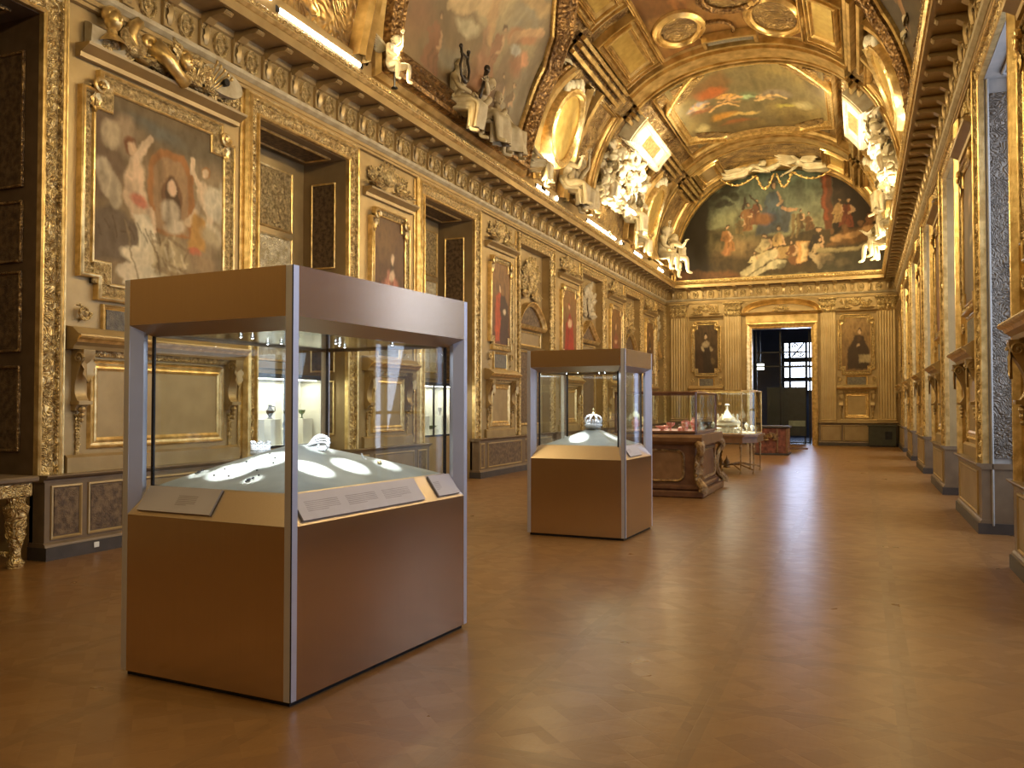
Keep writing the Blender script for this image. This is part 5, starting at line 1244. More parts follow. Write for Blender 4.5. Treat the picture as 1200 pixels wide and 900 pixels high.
def fig_mesh(pose, child=False, drape=True, wings=False, seed=1, hair=True):
    J = POSES[pose]; keys = list(J.keys()); k = .58 if child else 1.
    me = bpy.data.meshes.new('f'); me.from_pydata([J[a] for a in keys], [(keys.index(a), keys.index(b)) for a, b in BONES], [])
    o = bpy.data.objects.new('f', me); COL.objects.link(o)
    sk = o.modifiers.new('s', 'SKIN'); sv = me.skin_vertices[0].data
    for i, a in enumerate(keys):
        r = RAD[a]*(1.35 if child and a[:2] not in ('ne', 'ha', 'ft') else 1.); sv[i].radius = (r, r*(.85 if a in ('spi', 'che', 'pel') else 1)); sv[i].use_root = (a == 'pel')
    sb = o.modifiers.new('b', 'SUBSURF'); sb.levels = sb.render_levels = 2
    dg = bpy.context.evaluated_depsgraph_get(); dg.update(); ev = o.evaluated_get(dg); em = ev.to_mesh()
    body = MB(); body.add([v.co[:] for v in em.vertices], [tuple(p.vertices) for p in em.polygons]); ev.to_mesh_clear()
    bpy.data.objects.remove(o)
    h = Vector(J['hea']); n = Vector(J['nec']); ax = (h-n).normalized(); c = h+ax*.05; hs = 1.3 if child else 1.
    rot = Vector((0, 0, 1)).rotation_difference(ax).to_matrix()
    f = rot @ Vector((0, -1, 0)); s = rot @ Vector((1, 0, 0))
    body.ball(c, (.082*hs, .095*hs, .115*hs), 14, rot)
    body.ball(c+f*.095*hs-ax*.01, (.014, .022, .026), 6, rot); body.ball(c+f*.078*hs-ax*.052*hs, (.028, .016, .010), 6, rot)      # nose, mouth
    for q in (-1, 1):
        body.ball(c+s*q*.085*hs, (.010, .018, .028), 6, rot); body.ball(c+f*.084*hs+s*q*.033*hs+ax*.012, (.014, .008, .009), 6, rot)
    body.ball(c+f*.06*hs-ax*.085*hs, (.03, .026, .02), 6, rot)
    for a, e in (('haL', 'elL'), ('haR', 'elR')):
        H = Vector(J[a]); d = (H-Vector(J[e])).normalized(); sd = d.cross(Vector((0, 0, 1)));
        if sd.length < .2: sd = d.cross(Vector((1, 0, 0)))
        sd.normalize(); up = sd.cross(d)
        body.ball(H+d*.035, (.036, .036, .036), 7)
        for q in range(4):
            L = (.065, .078, .072, .055)[q]; b0 = H+d*.055+sd*(.022*(q-1.5)); body.tube([b0, b0+d*L*.55-up*.006, b0+d*L*.9-up*L*.35], [.011, .010, .007], 5)
        b0 = H+d*.025+sd*.035; body.tube([b0, b0+d*.03+sd*.03-up*.01, b0+d*.06+sd*.03-up*.03], [.013, .011, .008], 5)
    parts = {'body': body}
    r = random.Random(seed)
    if hair:
        hm = MB(); hm.ball(c-f*.018+ax*.018, (.092*hs, .100*hs, .115*hs), 12, rot)
        for q in range(14):
            a = 2*PI*q/14; hm.ball(c-f*.03+ax*(.05-.10*abs(math.sin(a*.5)))*hs + s*math.cos(a)*.08*hs - f*(.05*math.sin(a)), .028*hs, 6)
        parts['hair'] = hm
    if drape:
        dm = MB(); pel = Vector(J['pel']); kL, kR = Vector(J['knL']), Vector(J['knR']); aL, aR = Vector(J['anL']), Vector(J['anR'])
        chain = [Vector(J['spi']), pel, (kL+kR)/2+Vector((0, 0, .02)), (aL+aR)/2+Vector((0, 0, .04))]
        rows = []
        for i in range(19):
            t_ = i/18*3; a = min(2, int(t_)); u = t_-a; p = chain[a].lerp(chain[a+1], u)
            d = (chain[a+1]-chain[a]).normalized(); sd = Vector((1, 0, 0)) if abs(d.x) < .8 else Vector((0, 1, 0)); sd = (sd-d*sd.dot(d)).normalized(); up = d.cross(sd)
            wR = .14+.10*min(1, t_)+.03*max(0, t_-2); hR = .12+.02*math.sin(t_)
            row = []
            for q in range(28):
                an = 2*PI*q/28; w = 1+.2*math.sin(an*6+t_*1.1+seed)+.10*math.sin(an*11-t_*2)
                row.append(tuple(p+sd*math.cos(an)*wR*w+up*math.sin(an)*hR*w))
            rows.append(row)
        dm.grid(rows, closev=True)
        sh = Vector(J['shR']); dm.tube([sh+Vector((0, -.02, .05)), Vector(J['che'])+Vector((0, -.12, 0)), Vector(J['spi'])+Vector((-.10, -.10, 0)), pel+Vector((-.12, -.02, 0))], [.05, .055, .06, .07], 8)
        parts['drapery'] = dm
    if wings:
        wm = MB(); ch = Vector(J['che'])
        for q in (-1, 1):
            for g in range(9):
                a = .9+q*0+.12*g; L = (.75-.045*g)*k*1.2; base = ch+Vector((q*.05, .10, .05))
                d = Vector((q*math.sin(a)*.8, .35, math.cos(a))).normalized(); sd = Vector((0, 1, 0)).cross(d).normalized()
                rows = []
                for i in range(6):
                    f_ = i/5; w = .06*math.sin(PI*min(1, .15+f_*.85))
                    rows.append([tuple(base+d*L*f_+sd*w*e+Vector((0, .02*g-.02*abs(e), 0))) for e in (-1, 0, 1)])
                wm.grid(rows)
        parts['wings'] = wm
    out = {}
    for nm, mb_ in parts.items():
        mm = bpy.data.meshes.new(nm); mm.from_pydata(mb_.v, [], mb_.f); mm.polygons.foreach_set('use_smooth', [True]*len(mm.polygons)); out[nm] = mm
    return out
FM = {}
def figure(pose, label, loc, rz, scale=1.7, child=False, wings=False, m_=STUCCO, tilt=None, cat='sculpture', name='stucco_figure', group=None):
    key = (pose, child, wings)
    if key not in FM: FM[key] = fig_mesh(pose, child, not child, wings, len(FM)+1)
    t = thing(name, label, cat, loc, rz, group)
    t.scale = (scale,)*3
    if tilt: t.rotation_euler = (tilt[0], tilt[1], rz)
    for nm, me in FM[key].items():
        me2 = me
        if not me.materials: me.materials.append(m_)
        o = bpy.data.objects.new(nm, me); COL.objects.link(o); o.parent = t
        if me.materials[0] != m_: o.material_slots[0].link = 'OBJECT'; o.material_slots[0].material = m_
    return t
def fl_(pose, y, label, right=False, z=7.0, out=.0, **k):
    x = XC-VA+out if not right else XC+VA-out
    return figure(pose, label, (x, y, z), (PI/2 if not right else -PI/2) + k.pop('turn', 0), **k)
# left cornice
fl_('sit_up', 15.1, 'stucco figure raising an arm on the left cornice before the cloudy painting', out=.22, scale=1.25, m_=STUCCOD, turn=.3, z=6.95)
fl_('sit_turn', 16.1, 'seated draped stucco figure beside the arm-raising one on the left cornice', out=.25, scale=1.3, m_=STUCCOD, z=6.95)
fl_('sit', 17.2, 'seated stucco figure leaning at the right end of the cloudy painting ledge, left cornice', out=.22, scale=1.25, m_=STUCCOD, turn=-.4, z=6.95)
fl_('sit_up', 12.35, 'small pale winged child by the globe lamp at the cloudy painting', out=.4, scale=.65, child=True, wings=True)
fl_('sit', 19.35, 'stucco figure seated at the foot of the nearer oval medallion, left side', out=.2, scale=1.0, turn=.5)
fl_('sit_turn', 22.0, 'stucco figure with crossed legs past the nearer oval medallion, left side', out=.2, scale=1.3, m_=STUCCOD, turn=.3)
fl_('sit_up', 23.0, 'stucco youth with raised arm past the nearer oval medallion, left side', out=.2, scale=1.3, m_=STUCCOD, turn=-.3)
for sd, rt in (('left', False), ('right', True)):
    fl_('sit_up', 25.6, 'lit stucco figure reaching up into the garland below the cream cartouche, %s side' % sd, rt, z=8.0, out=.2, scale=1.1, wings=True)
    fl_('sit_turn', 28.6, 'lit stucco figure seated below the far end of the garland, %s side' % sd, rt, z=7.5, out=.2, scale=1.35)
    fl_('sit', 30.0, 'stucco figure seated at the foot of the farther oval medallion, %s side' % sd, rt, out=.2, scale=1.0)
    fl_('sit_up', 33.8, 'white stucco child at the corner of the end painting, nearer one, %s side' % sd, rt, out=.3, scale=1.4, child=True)
    fl_('sit_turn', 34.9, 'white stucco child standing out against the end painting, %s side' % sd, rt, out=.45, scale=1.4, child=True, turn=.4)
    fl_('sit', 35.5, 'white stucco figure behind the children at the corner of the end painting, %s side' % sd, rt, z=7.6, out=.25, scale=1.2)
m = MB(); x, y, z = vpt(158, 17.9, .15); m.push(T(x, y, z) @ RZ(-PI/2) @ RX(-.3)); cluster(m, 1.1, .9, 131, 0, 1.2); volute(m, 0, .9, .3, -.05, 1.5, 1, .2); m.pop()
o = m.build('scroll_cartouche', STUCCO, angle=.7); tag(o, 'white scrolled cartouche at the edge of the dark vault painting, above the right cornice', 'cartouche')
t = thing('bronze_lyre', 'dark bronze lyre held up before the cloudy painting by the arm-raising figure', 'sculpture', (.75, 14.8, 7.9), PI/2)
m = MB()
for q in (-1, 1): m.tube([(0, 0, 0), (q*.16, 0, .06), (q*.20, 0, .25), (q*.12, 0, .42), (q*.17, 0, .60)], .028, 7); m.ball((q*.17, 0, .62), .045, 7)
m.tube([(-.18, 0, .50), (.18, 0, .50)], .022, 6); m.ball((0, 0, .02), (.12, .06, .08), 8); m.build('lyre_frame', BRONZEP, t, True)
m = MB()
for q in range(4): m.tube([(-.06+.04*q, 0, .05), (-.06+.04*q, 0, .5)], .006, 4)
m.build('strings', BRONZEP, t)
t = thing('gilt_torch', 'slanting dark torch beside the bronze lyre on the ledge of the cloudy painting', 'sculpture', (.75, 15.5, 7.8), PI/2)
m = MB(); m.tube([(0, 0, 0), (.22, 0, .42), (.34, 0, .66)], [.03, .035, .05], 8); m.ball((.37, 0, .72), (.08, .07, .09), 8); m.build('shaft', BRONZEP, t, True)
# flying figures over the lunette
for x, sx, lab in ((3.35, 1, 'left'), (5.95, -1, 'right')):
    t = figure('fly', 'flying stucco figure at the %s of the garland above the arched end painting' % lab, (x, 36.0, 10.55), 0 if sx > 0 else PI, scale=1.35, wings=True)
figure('fly', 'small stucco child in the centre of the garland above the arched end painting', (4.55, 35.95, 10.85), 0, scale=.9, child=True)
m = MB()
for x0, x1, sag in ((2.4, 3.9, .35), (3.9, 4.6, .6), (4.7, 5.3, .6), (5.3, 6.9, .35)):
    pts = [(x0+(x1-x0)*k/14, 35.9, 11.05-sag*math.sin(PI*k/14)) for k in range(15)]
    m.tube(pts, [.03+.015*(k % 2) for k in range(15)], 7)
    for k in range(1, 14, 2): m.ball((pts[k][0], 35.84, pts[k][2]), .05+.03*R.random(), 6)
m.box(2.4, 6.9, 35.95, 36.05, 10.98, 11.03) if False else None
o = m.build('flower_garland', GOLD, smooth=True); tag(o, 'hanging flower garland over the top of the arched end painting', 'garland')
# fruit and flower garlands of the lit groups, scroll cartouches
for sd, rt in (('left', False), ('right', True)):
    m = MB(); r = random.Random(5)
    for k in range(150):
        y = r.uniform(24.6, 29.2); d = r.uniform(13, 34); d = d if not rt else 180-d; x, yy, z = vpt(d, y, r.uniform(.1, .45)); s = r.uniform(.06, .17)
        m.ball((x, yy, z), (s, s*r.uniform(.7, 1.3), s*r.uniform(.7, 1.3)), 7)
    for k in range(60):
        y = r.uniform(24.6, 29.2); d = r.uniform(12, 34); d = d if not rt else 180-d; x, yy, z = vpt(d, y, .25)
        m.push(T(x, yy, z) @ RZ((PI/2 if not rt else -PI/2)+r.uniform(-.6, .6))); leaf(m, 0, 0, r.uniform(.3, .6), .22, r.uniform(0, 6.28), -.1, .5); m.pop()
    o = m.build('flower_garland', STUCCO, angle=.8); tag(o, 'dense brightly lit garland of fruit and flowers under the cream cartouche, %s side' % sd, 'garland')
    for j, (yy0, dd) in enumerate(((19.4, 39), (22.3, 39), (12.2, 40), (33.4, 40))):
        m = MB(); d = dd if not rt else 180-dd; x, y, z = vpt(d, yy0, .2); m.push(T(x, y, z) @ RZ(PI/2 if not rt else -PI/2) @ RX(-.7)); cluster(m, 1.4, .7, 100+j, 0); m.pop()
        o = m.build('scroll_cartouche', STUCCO if j in (0, 1) else VAULTP, angle=.7); tag(o, 'scroll cartouche, %s side of the vault, %s' % (sd, ('before the nearer oval medallion', 'past the nearer oval medallion', 'before the big side painting', 'past the farther oval medallion')[j]), 'cartouche')

# ------------------------------------------------------------------ lamps on the cornices
TUBE = emit('tube_glow', (1., .90, .70), 30)
tubes = [(9.7, 11.9), (20.0, 21.0), (24.3, 27.6), (30.0, 31.3), (33.9, 35.0)]
LAMPS = []
for sd, rt in (('left', False), ('right', True)):
    for j, (a, b) in enumerate(tubes[:5] if not rt else tubes):
        x = .22 if not rt else 8.98
        t = thing('fluorescent_lamp', '%s tube lamp lying on the %s cornice' % (('glowing long nearest', 'glowing short second', 'glowing long middle', 'glowing fourth', 'glowing farthest')[j], sd), 'lamp', (x, a, 7.08))
        m = MB(); m.tube([(0, .04, .10), (0, b-a-.04, .10)], .055, 12); m.build('glowing_tube', TUBE, t, True)
        m = MB(); m.tube([(0, -.02, .10), (0, .05, .10)], .06, 12); m.build('end_cap', DARKMETAL, t, True); MB().tube([(0, b-a-.05, .10), (0, b-a+.02, .10)], .06, 12).build('end_cap', DARKMETAL, t, True)
        m = MB(); m.box(-.05, .05, 0, b-a, -.08, .02, .01); m.build('base_tray', PANEL, t)
        LAMPS.append((x+(.08 if not rt else -.08), (a+b)/2, 7.32, b-a, rt))
BULB = emit('spot_glow', (1., .93, .75), 40)
for j, (y, z, x, who) in enumerate(((9.55, 7.3, .22, 'small round lamp just before the nearest tube lamp'), (12.55, 7.62, .5, 'small globe lamp glowing at the corner of the cloudy painting'), (21.6, 7.2, .22, 'small round lamp beyond the second tube lamp'), (28.3, 7.2, .22, 'small round lamp beyond the middle tube lamp'))):
    t = thing('globe_lamp', who + ', left cornice', 'lamp', (x, y, 7.0)); MB().ball((0, 0, z-7.0), .075, 12).build('glowing_globe', BULB, t, True)
    m = MB(); m.lathe([(.001, 0), (.06, 0), (.05, .02), (.015, .04), (.015, z-7.07), (.03, z-7.05)], 10); m.build('stem', DARKMETAL, t, True)
SPOTS = []
for y in (26.0, 27.6, 19.9):
    for rt in (False, True):
        x = .55 if not rt else 8.65
        t = thing('floodlight', 'small gilt floodlight on the %s cornice, %s' % ('left' if not rt else 'right', {26.0: 'under the cream cartouche, nearer', 27.6: 'under the cream cartouche, farther', 19.9: 'by the nearer oval medallion'}[y]), 'lamp', (x, y, 7.0), 0 if not rt else PI)
        m = MB(); m.box(-.08, .02, -.09, .09, .02, .11, .02); m.build('housing', ORMOLU, t); m = MB(); m.box(-.06, -.03, -.13, .13, -.02, .06); m.build('bracket', DARKMETAL, t)
        SPOTS.append((x, y, rt))
# ------------------------------------------------------------------ brushed-metal showcases
def showcase(P, rot, W, D, H, label, labels, seed=1):
    """near corner at P; W leftwards, D deeper; local: x from 0 (near corner) to -W, y 0..D"""
    t = thing('display_case', label, 'display case', (P[0], P[1], 0), rot)
    zb, zs, zw, zh = .955, 1.12, 2.02, 2.085
    i0, i1 = .095, .12          # post width, glass inset
    MB().box(-W+.03, -.03, .03, D-.03, 0, .03).build('recessed_foot', DARKMETAL, t)
    for nm, q in (('front_panel', (-W+.05, -.045, 0, .02)), ('side_panel', (-.02, 0, .045, D-.05)), ('back_panel', (-W+.05, -.05, D-.02, D)), ('side_panel', (-W, -W+.02, .05, D-.05))):
        MB().box(*q, .03, zb, .002).build(nm, BRONZE, t)
    # corner posts: two steel strips with a dark seam on the near one
    for cx, cy in ((0, 0), (-W, 0), (0, D), (-W, D)):
        sx = -1 if cx == 0 else 1; sy = 1 if cy == 0 else -1
        m = MB(); p = .05
        m.box(cx+sx*.004, cx+sx*p, cy, cy+sy*.012, .03, H, .002); m.box(cx, cx+sx*.012, cy+sy*.004, cy+sy*p, .03, H, .002)
        # bevelled inner cheeks narrowing towards the glass
        m.prof([(0, 0)]*3, 0, 0) if False else None
        a = [(cx+sx*p, cy+sy*.004), (cx+sx*i0, cy+sy*i1*.55), (cx+sx*i0, cy+sy*i0), (cx+sx*i1*.55, cy+sy*i0), (cx+sx*.004, cy+sy*p), (cx+sx*.03, cy+sy*.03)]
        m.add([(x, y, .94) for x, y in a]+[(x, y, zh) for x, y in a], [(k, (k+1) % 6, (k+1) % 6+6, k+6) for k in range(6)]+[tuple(range(6)), tuple(range(11, 5, -1))])
        m.build('corner_post', STEELB, t)
        if (cx, cy) == (0, 0): MB().box(-.0035, .0015, -.0015, .0035, .03, H).build('dark_seam', DARKMETAL, t)
    # header with bevel underneath
    m = MB()
    m.box(-W+.05, -.05, 0, .02, zh, H); m.box(-.02, 0, .05, D-.05, zh, H); m.box(-W+.05, -.05, D-.02, D, zh, H); m.box(-W, -W+.02, .05, D-.05, zh, H); m.box(-W+.01, -.01, .01, D-.01, H-.015, H-.001)
    m.build('header', BRONZE, t)
    m = MB(); c = (-W/2, D/2); 
    o4 = [(-W, 0), (0, 0), (0, D), (-W, D)]; i4 = [(-W+i1, i1), (-i1, i1), (-i1, D-i1), (-W+i1, D-i1)]
    m.add([(x, y, zh) for x, y in o4]+[(x, y, zw) for x, y in i4]+[(x, y, zw+.03) for x, y in i4], [(k, (k+1) % 4, (k+1) % 4+4, k+4) for k in range(4)]+[(k+4, (k+1) % 4+4, (k+1) % 4+8, k+8) for k in range(4)]); m.build('header_bevel', BRONZEL, t)
    # sloping sill
    m = MB(); m.add([(x, y, zb) for x, y in o4]+[(x, y, zs) for x, y in i4]+[(x, y, zs-.03) for x, y in i4], [(k, (k+1) % 4, (k+1) % 4+4, k+4) for k in range(4)]+[(k+4, (k+1) % 4+4, (k+1) % 4+8, k+8) for k in range(4)]); m.build('sloping_sill', BRONZEL, t)
    # glass
    for q in ((-W+i1, -i1, i1-.008, i1), (-i1, -i1+.008, i1, D-i1), (-W+i1, -i1, D-i1, D-i1+.008), (-W+i1-.008, -W+i1, i1, D-i1)):
        MB().box(*q, zs-.02, zw+.02).build('glass_pane', GLASS, t)
    for x, y in i4: MB().tube([(x, y, zs-.02), (x, y, zw+.03)], .012, 6).build('black_gasket', DARKMETAL, t)
    MB().box(-W+i1, -i1, i1, D-i1, zw+.015, zw+.03).build('light_ceiling', mat('dark_mirror_ceiling', (.10,.10,.11), .12, .8), t)
    # pyramid display mound
    A = (-W/2-.11, D/2) if D > 1.5 else (-W/2+.02, D/2+.02); zt = 1.355 if D > 1.5 else 1.33
    n = 14; rows = []
    for r_ in range(n+1):
        f = r_/n; row = []
        for e in range(4):
            a, b = i4[e], i4[(e+1) % 4]
            for s in range(10):
                g = s/10; x = a[0]+(b[0]-a[0])*g; y = a[1]+(b[1]-a[1])*g
                k = 1-f*.93; row.append((A[0]+(x-A[0])*k, A[1]+(y-A[1])*k, zs-.012+(zt-zs)*(f**(.92) if D > 1.5 else f**1.15)))
        rows.append(row)
    m = MB(); m.grid(rows, closev=True); b = len(m.v)-40; m.f.append(tuple(range(b, b+40))); o = m.build('display_mound', CLOTH, t, angle=.5)
    # lamps in the header
    r = random.Random(seed)
    # labels on the sill
    for (side, a, b, f0, f1, lab) in labels:
        L = MB(); sl = (zs-zb)/i1
        if side == 'f':
            pts = [(-a, i1*f0, zb+(zs-zb)*f0), (-b, i1*f0, zb+(zs-zb)*f0), (-b, i1*f1, zb+(zs-zb)*f1), (-a, i1*f1, zb+(zs-zb)*f1)]; nn = Vector((0, -sl, 1)).normalized() if False else Vector((0, -(zs-zb), i1)).normalized()
        else:
            pts = [(-i1*f0, a, zb+(zs-zb)*f0), (-i1*f0, b, zb+(zs-zb)*f0), (-i1*f1, b, zb+(zs-zb)*f1), (-i1*f1, a, zb+(zs-zb)*f1)]; nn = Vector(((zs-zb), 0, i1)).normalized()
        lo = [Vector(p)+nn*.003 for p in pts]; hi = [p+nn*.012 for p in lo]
        L.add([tuple(p) for p in lo+hi], [(0, 1, 2, 3), (4, 7, 6, 5), (0, 4, 5, 1), (1, 5, 6, 2), (2, 6, 7, 3), (3, 7, 4, 0)])
        lb = thing('reader_label', lab, 'label'); cd_ = o = L.build('card', LABELM, lb); o.matrix_local = t_mat(P, rot)
        # lines of small grey print
        T_ = MB(); e1_ = hi[1]-hi[0]; e2_ = hi[3]-hi[0]; nl = 6
        for cblk in range(max(1, int(e1_.length/.32))):
            x0 = .06+cblk*(.9/max(1, int(e1_.length/.32))); wb = min(.26, .8*.9/max(1, int(e1_.length/.32)))
            if side == 'f' and cblk == 0: x0 = .48
            for q in range(nl):
                z0 = .3+.07*q; w_ = wb*(1 if q else .6)
                c4 = [hi[0]+e1_*x0+e2_*z0, hi[0]+e1_*(x0+w_)+e2_*z0, hi[0]+e1_*(x0+w_)+e2_*(z0+.025), hi[0]+e1_*x0+e2_*(z0+.025)]
                T_.add([tuple(p+nn*.0006) for p in c4]+[tuple(p-nn*.0004) for p in c4], [(0, 1, 2, 3), (4, 7, 6, 5), (0, 4, 5, 1), (1, 5, 6, 2), (2, 6, 7, 3), (3, 7, 4, 0)])
        T_.build('printed_lines', LABELT, cd_)
    return t
def t_mat(P, rot): return T(P[0], P[1], 0) @ RZ(rot)
P1, R1, W1, D1, H1 = (4.985, 3.765), -math.radians(4.5), 1.31, 1.88, 2.36
P2, R2, W2, D2, H2 = (5.19, 9.9), -math.radians(2.5), 1.27, 1.21, 2.29
case1 = showcase(P1, R1, W1, D1, H1, 'large brushed bronze glass display case with white jewels on a grey mound',
    [('f', 1.19, .60, .14, .95, 'pale brown label card on the left sill of the large front case'),
     ('s', .10, 1.32, .10, .92, 'long grey label card on the right sill of the large front case'), ('s', 1.50, 1.78, .12, .92, 'short grey label card, far end of the large front case sill')], 3)
case2 = showcase(P2, R2, W2, D2, H2, 'smaller square brushed bronze glass display case holding a single white crown',
    [('s', .25, .75, .15, .9, 'pinkish label card on the right sill of the crown case')], 4)
C1 = t_mat(P1, R1); C2 = t_mat(P2, R2)
def mound1(x, y):    # height of the mound surface in case 1, local
    A = (-W1/2-.11, D1/2); k = max(abs(x-A[0])/(W1/2-.12), abs(y-A[1])/(D1/2-.12)); f = max(0, min(1, (1-k)/.93)); return 1.108+.247*f**.92
def put(o, x, y, z=None, M=C1, rz=0, tilt=0):
    o.matrix_world = M @ T(x, y, mound1(x, y)+.003 if z is None else z) @ RZ(rz) @ RX(tilt)
# diadem at the left shoulder of the mound
m = MB()
for k in range(25):
    a = PI*(-.1+1.2*k/24); r = .085; x, y = r*math.cos(a), r*math.sin(a)
    m.ball((x, y, .012), .012, 6); m.ball((x, y, .034), .009, 6)
    h = .055+.022*abs(math.cos(k*PI/4)); m.tube([(x, y, .01), (x, y, h)], .006, 5); m.ball((x, y, h+.006), .011 if k % 4 == 0 else .007, 6)
m.tube([(.085*math.cos(PI*(-.1+1.2*k/24)), .085*math.sin(PI*(-.1+1.2*k/24)), .02) for k in range(25)], .009, 6)
o = m.build('pearl_diadem', JEWEL, smooth=True); put(o, -.98, .85, 1.275, C1, 2.4); tag(o, 'white pearl diadem at the left shoulder of the mound in the large front case', 'diadem')
# openwork corsage brooch right of the ridge
m = MB()
for q, (L, a, w) in enumerate(((.17, .10, .016), (.18, .28, .018), (.185, .46, .020), (.18, .64, .018), (.165, .82, .015))):
    pts = []
    for i in range(21):
        f = 2*PI*i/20; e = (1-math.cos(f))/2; v = math.sin(f)*w*(.4+e)*1.6
        pts.append((-.09+L*e*math.cos(a)-v*math.sin(a), .004*(q-2), .012+L*e*math.sin(a)*.62+v*math.cos(a)))
    m.tube(pts, .0075, 6); m.ball((-.09+L*math.cos(a), .004*(q-2), .012+L*math.sin(a)*.62), .013, 7); m.ball((-.09+L*.55*math.cos(a), .004*(q-2), .012+L*.55*math.sin(a)*.62), .010, 7)
m.tube([(-.10, 0, .01), (.02, 0, .0), (.08, 0, .02)], .009, 6); m.tube([(.02, 0, -.03), (.02, 0, .01)], .008, 6)
for x in (-.01, .02, .05): m.ball((x, -.005, -.005), .012, 7)
o = m.build('openwork_brooch', JEWEL, smooth=True); put(o, -.62, .97, 1.315, C1, .1); tag(o, 'white openwork bow brooch standing on top of the mound in the large front case', 'brooch')
m = MB(); m.tube([(0, 0, 0), (-.02, 0, .03), (-.03, 0, .055)], [.010, .008, .004], 6); m.ball((0, 0, .01), .014, 7); o = m.build('hair_pin', JEWEL, smooth=True); put(o, -.44, 1.24, None, C1); tag(o, 'small slanting white pin on the far slope in the large case', 'pin')
m = MB(); m.lathe([(.001, 0), (.014, 0), (.012, .01), (.018, .03), (.012, .048), (.001, .055)], 10); o = m.build('crystal_drop', GOLDJ, smooth=True); put(o, -.35, 1.28, None, C1); tag(o, 'small upright white drop on the far slope in the large case', 'jewel')
# studs and earrings on the near slope, in rows
gem = [(-1.03, .33), (-.88, .40), (-.87, .30), (-.75, .30), (-.82, .52), (-.76, .66), (-.62, .40), (-.60, .52), (-.66, .60), (-.68, .72), (-.55, .26), (-.54, .33)]
for k, (x, y) in enumerate(gem):
    big = k in (0, 10); m = MB()
    if big: m.ball((0, 0, .006), (.012, .016, .007), 8); m.ball((.004, .03, .005), (.007, .012, .006), 7); m.ball((-.002, -.022, .005), .006, 6)
    else: m.ball((0, 0, .004), (.008, .007, .005), 7)
    o = m.build('earring' if big else 'dark_gem', DARKGEM, smooth=True); sl = math.atan2(.28, .82)
    put(o, x, y, None, C1, 0, sl*.9)
    tag(o, ('dark pendant earring in its own light spot at the left of the near slope' if k == 0 else 'dark pendant earring in its own light spot beside the corner post') if big else 'tiny dark gem in the rows on the bright near slope, large case', 'earring' if big else 'gem', None if big else 'tiny gems on the near slope')
o = MB().ball((0, 0, .004), (.008, .007, .005), 7).build('dark_gem', DARKGEM, smooth=True); put(o, -.36, .85, None, C1); tag(o, 'single tiny dark gem on the right slope in the large case', 'gem')

# crown
def crown(M, s, label):
    t = at(M, 'imperial_crown', label, 'crown'); R_ = .088*s
    m = MB(); m.lathe([(R_*1.0, 0), (R_*1.06, .005*s), (R_*1.05, .035*s), (R_*1.0, .04*s), (R_*.96, .03*s), (R_*.96, .005*s), (R_*1.0, 0)], 28)
    for k in range(24): m.ball((R_*1.07*math.cos(2*PI*k/24), R_*1.07*math.sin(2*PI*k/24), .02*s), .009*s, 6)
    m.build('jewelled_band', JEWEL, t, True)
    m = MB()
    for k in range(8):
        a = 2*PI*k/8; pts = []
        for i in range(11):
            f = i/10; r = R_*(1.0+.18*math.sin(PI*min(1, f*1.3)))*(1-f**2.6); z = .04*s+.10*s*math.sin(PI/2*f)
            pts.append((r*math.cos(a), r*math.sin(a), z))
        m.tube(pts, [.010*s*(1-.4*i/10) for i in range(11)], 6)
        for i in (2, 4, 6): m.ball(pts[i], .012*s, 6)
    m.build('arches', JEWEL, t, True)
    m = MB()
    for k in range(8):
        a = 2*PI*(k+.5)/8; m.push(RZ(a)); m.ball((R_, 0, .055*s), (.006*s, .014*s, .018*s), 6); m.ball((R_, 0, .078*s), .008*s, 6); m.pop()
    m.build('leaf_points', JEWEL, t, True)
    m = MB(); m.ball((0, 0, .155*s), .018*s, 10); m.box(-.004*s, .004*s, -.004*s, .004*s, .17*s, .215*s); m.box(-.014*s, .014*s, -.004*s, .004*s, .192*s, .200*s); m.build('orb_and_cross', GOLDJ, t, True)
    return t
A2 = (-W2/2+.02, D2/2+.02)
cr = crown(C2 @ T(A2[0], A2[1], 1.335), 1.12, 'white crown with arches and cross on the mound in the smaller case')
MB().push(T(0, 0, 0)).lathe([(.001, -.02), (.10, -.02), (.09, 0), (.001, 0)], 20).build('stand_disc', CLOTH, cr)
m = MB(); m.ball((0, 0, .01), .014, 7); m.ball((.018, 0, .012), .009, 7); m.ball((.0, 0, .03), .007, 6); o = m.build('small_brooch', JEWEL, smooth=True); o.matrix_world = C2 @ T(-1.02, .66, 1.19); tag(o, 'small white brooch low on the left slope of the mound in the crown case', 'brooch')

# ------------------------------------------------------------------ old cases further back
def glassbox(t, x0, x1, y0, y1, z0, z1, fm, r=.014, mid=()):
    m = MB()
    for x in (x0, x1):
        for y in (y0, y1): m.tube([(x, y, z0), (x, y, z1)], r, 6)
    for z in (z0, z1):
        for a, b in (((x0, y0), (x1, y0)), ((x1, y0), (x1, y1)), ((x1, y1), (x0, y1)), ((x0, y1), (x0, y0))): m.tube([(*a, z), (*b, z)], r*1.2, 6)
    for (x, y) in mid: m.tube([(x, y, z0), (x, y, z1)], r*.8, 6)
    m.build('case_frame', fm, t)
    for q in ((x0, x1, y0, y0+.006), (x0, x1, y1-.006, y1), (x0, x0+.006, y0, y1), (x1-.006, x1, y0, y1)): MB().box(*q, z0, z1).build('glass_pane', GLASS, t)
    MB().box(x0, x1, y0, y1, z1, z1+.02).build('glass_top', GLASS, t)
t = thing('carved_cabinet', 'carved mahogany cabinet with scroll corners and glass top case, behind the crown case', 'cabinet', (4.45, 16.1, 0))
m = MB(); m.box(-.85, .80, -1.15, 1.25, 0, .12, .02); m.build('plinth', WOOD, t)
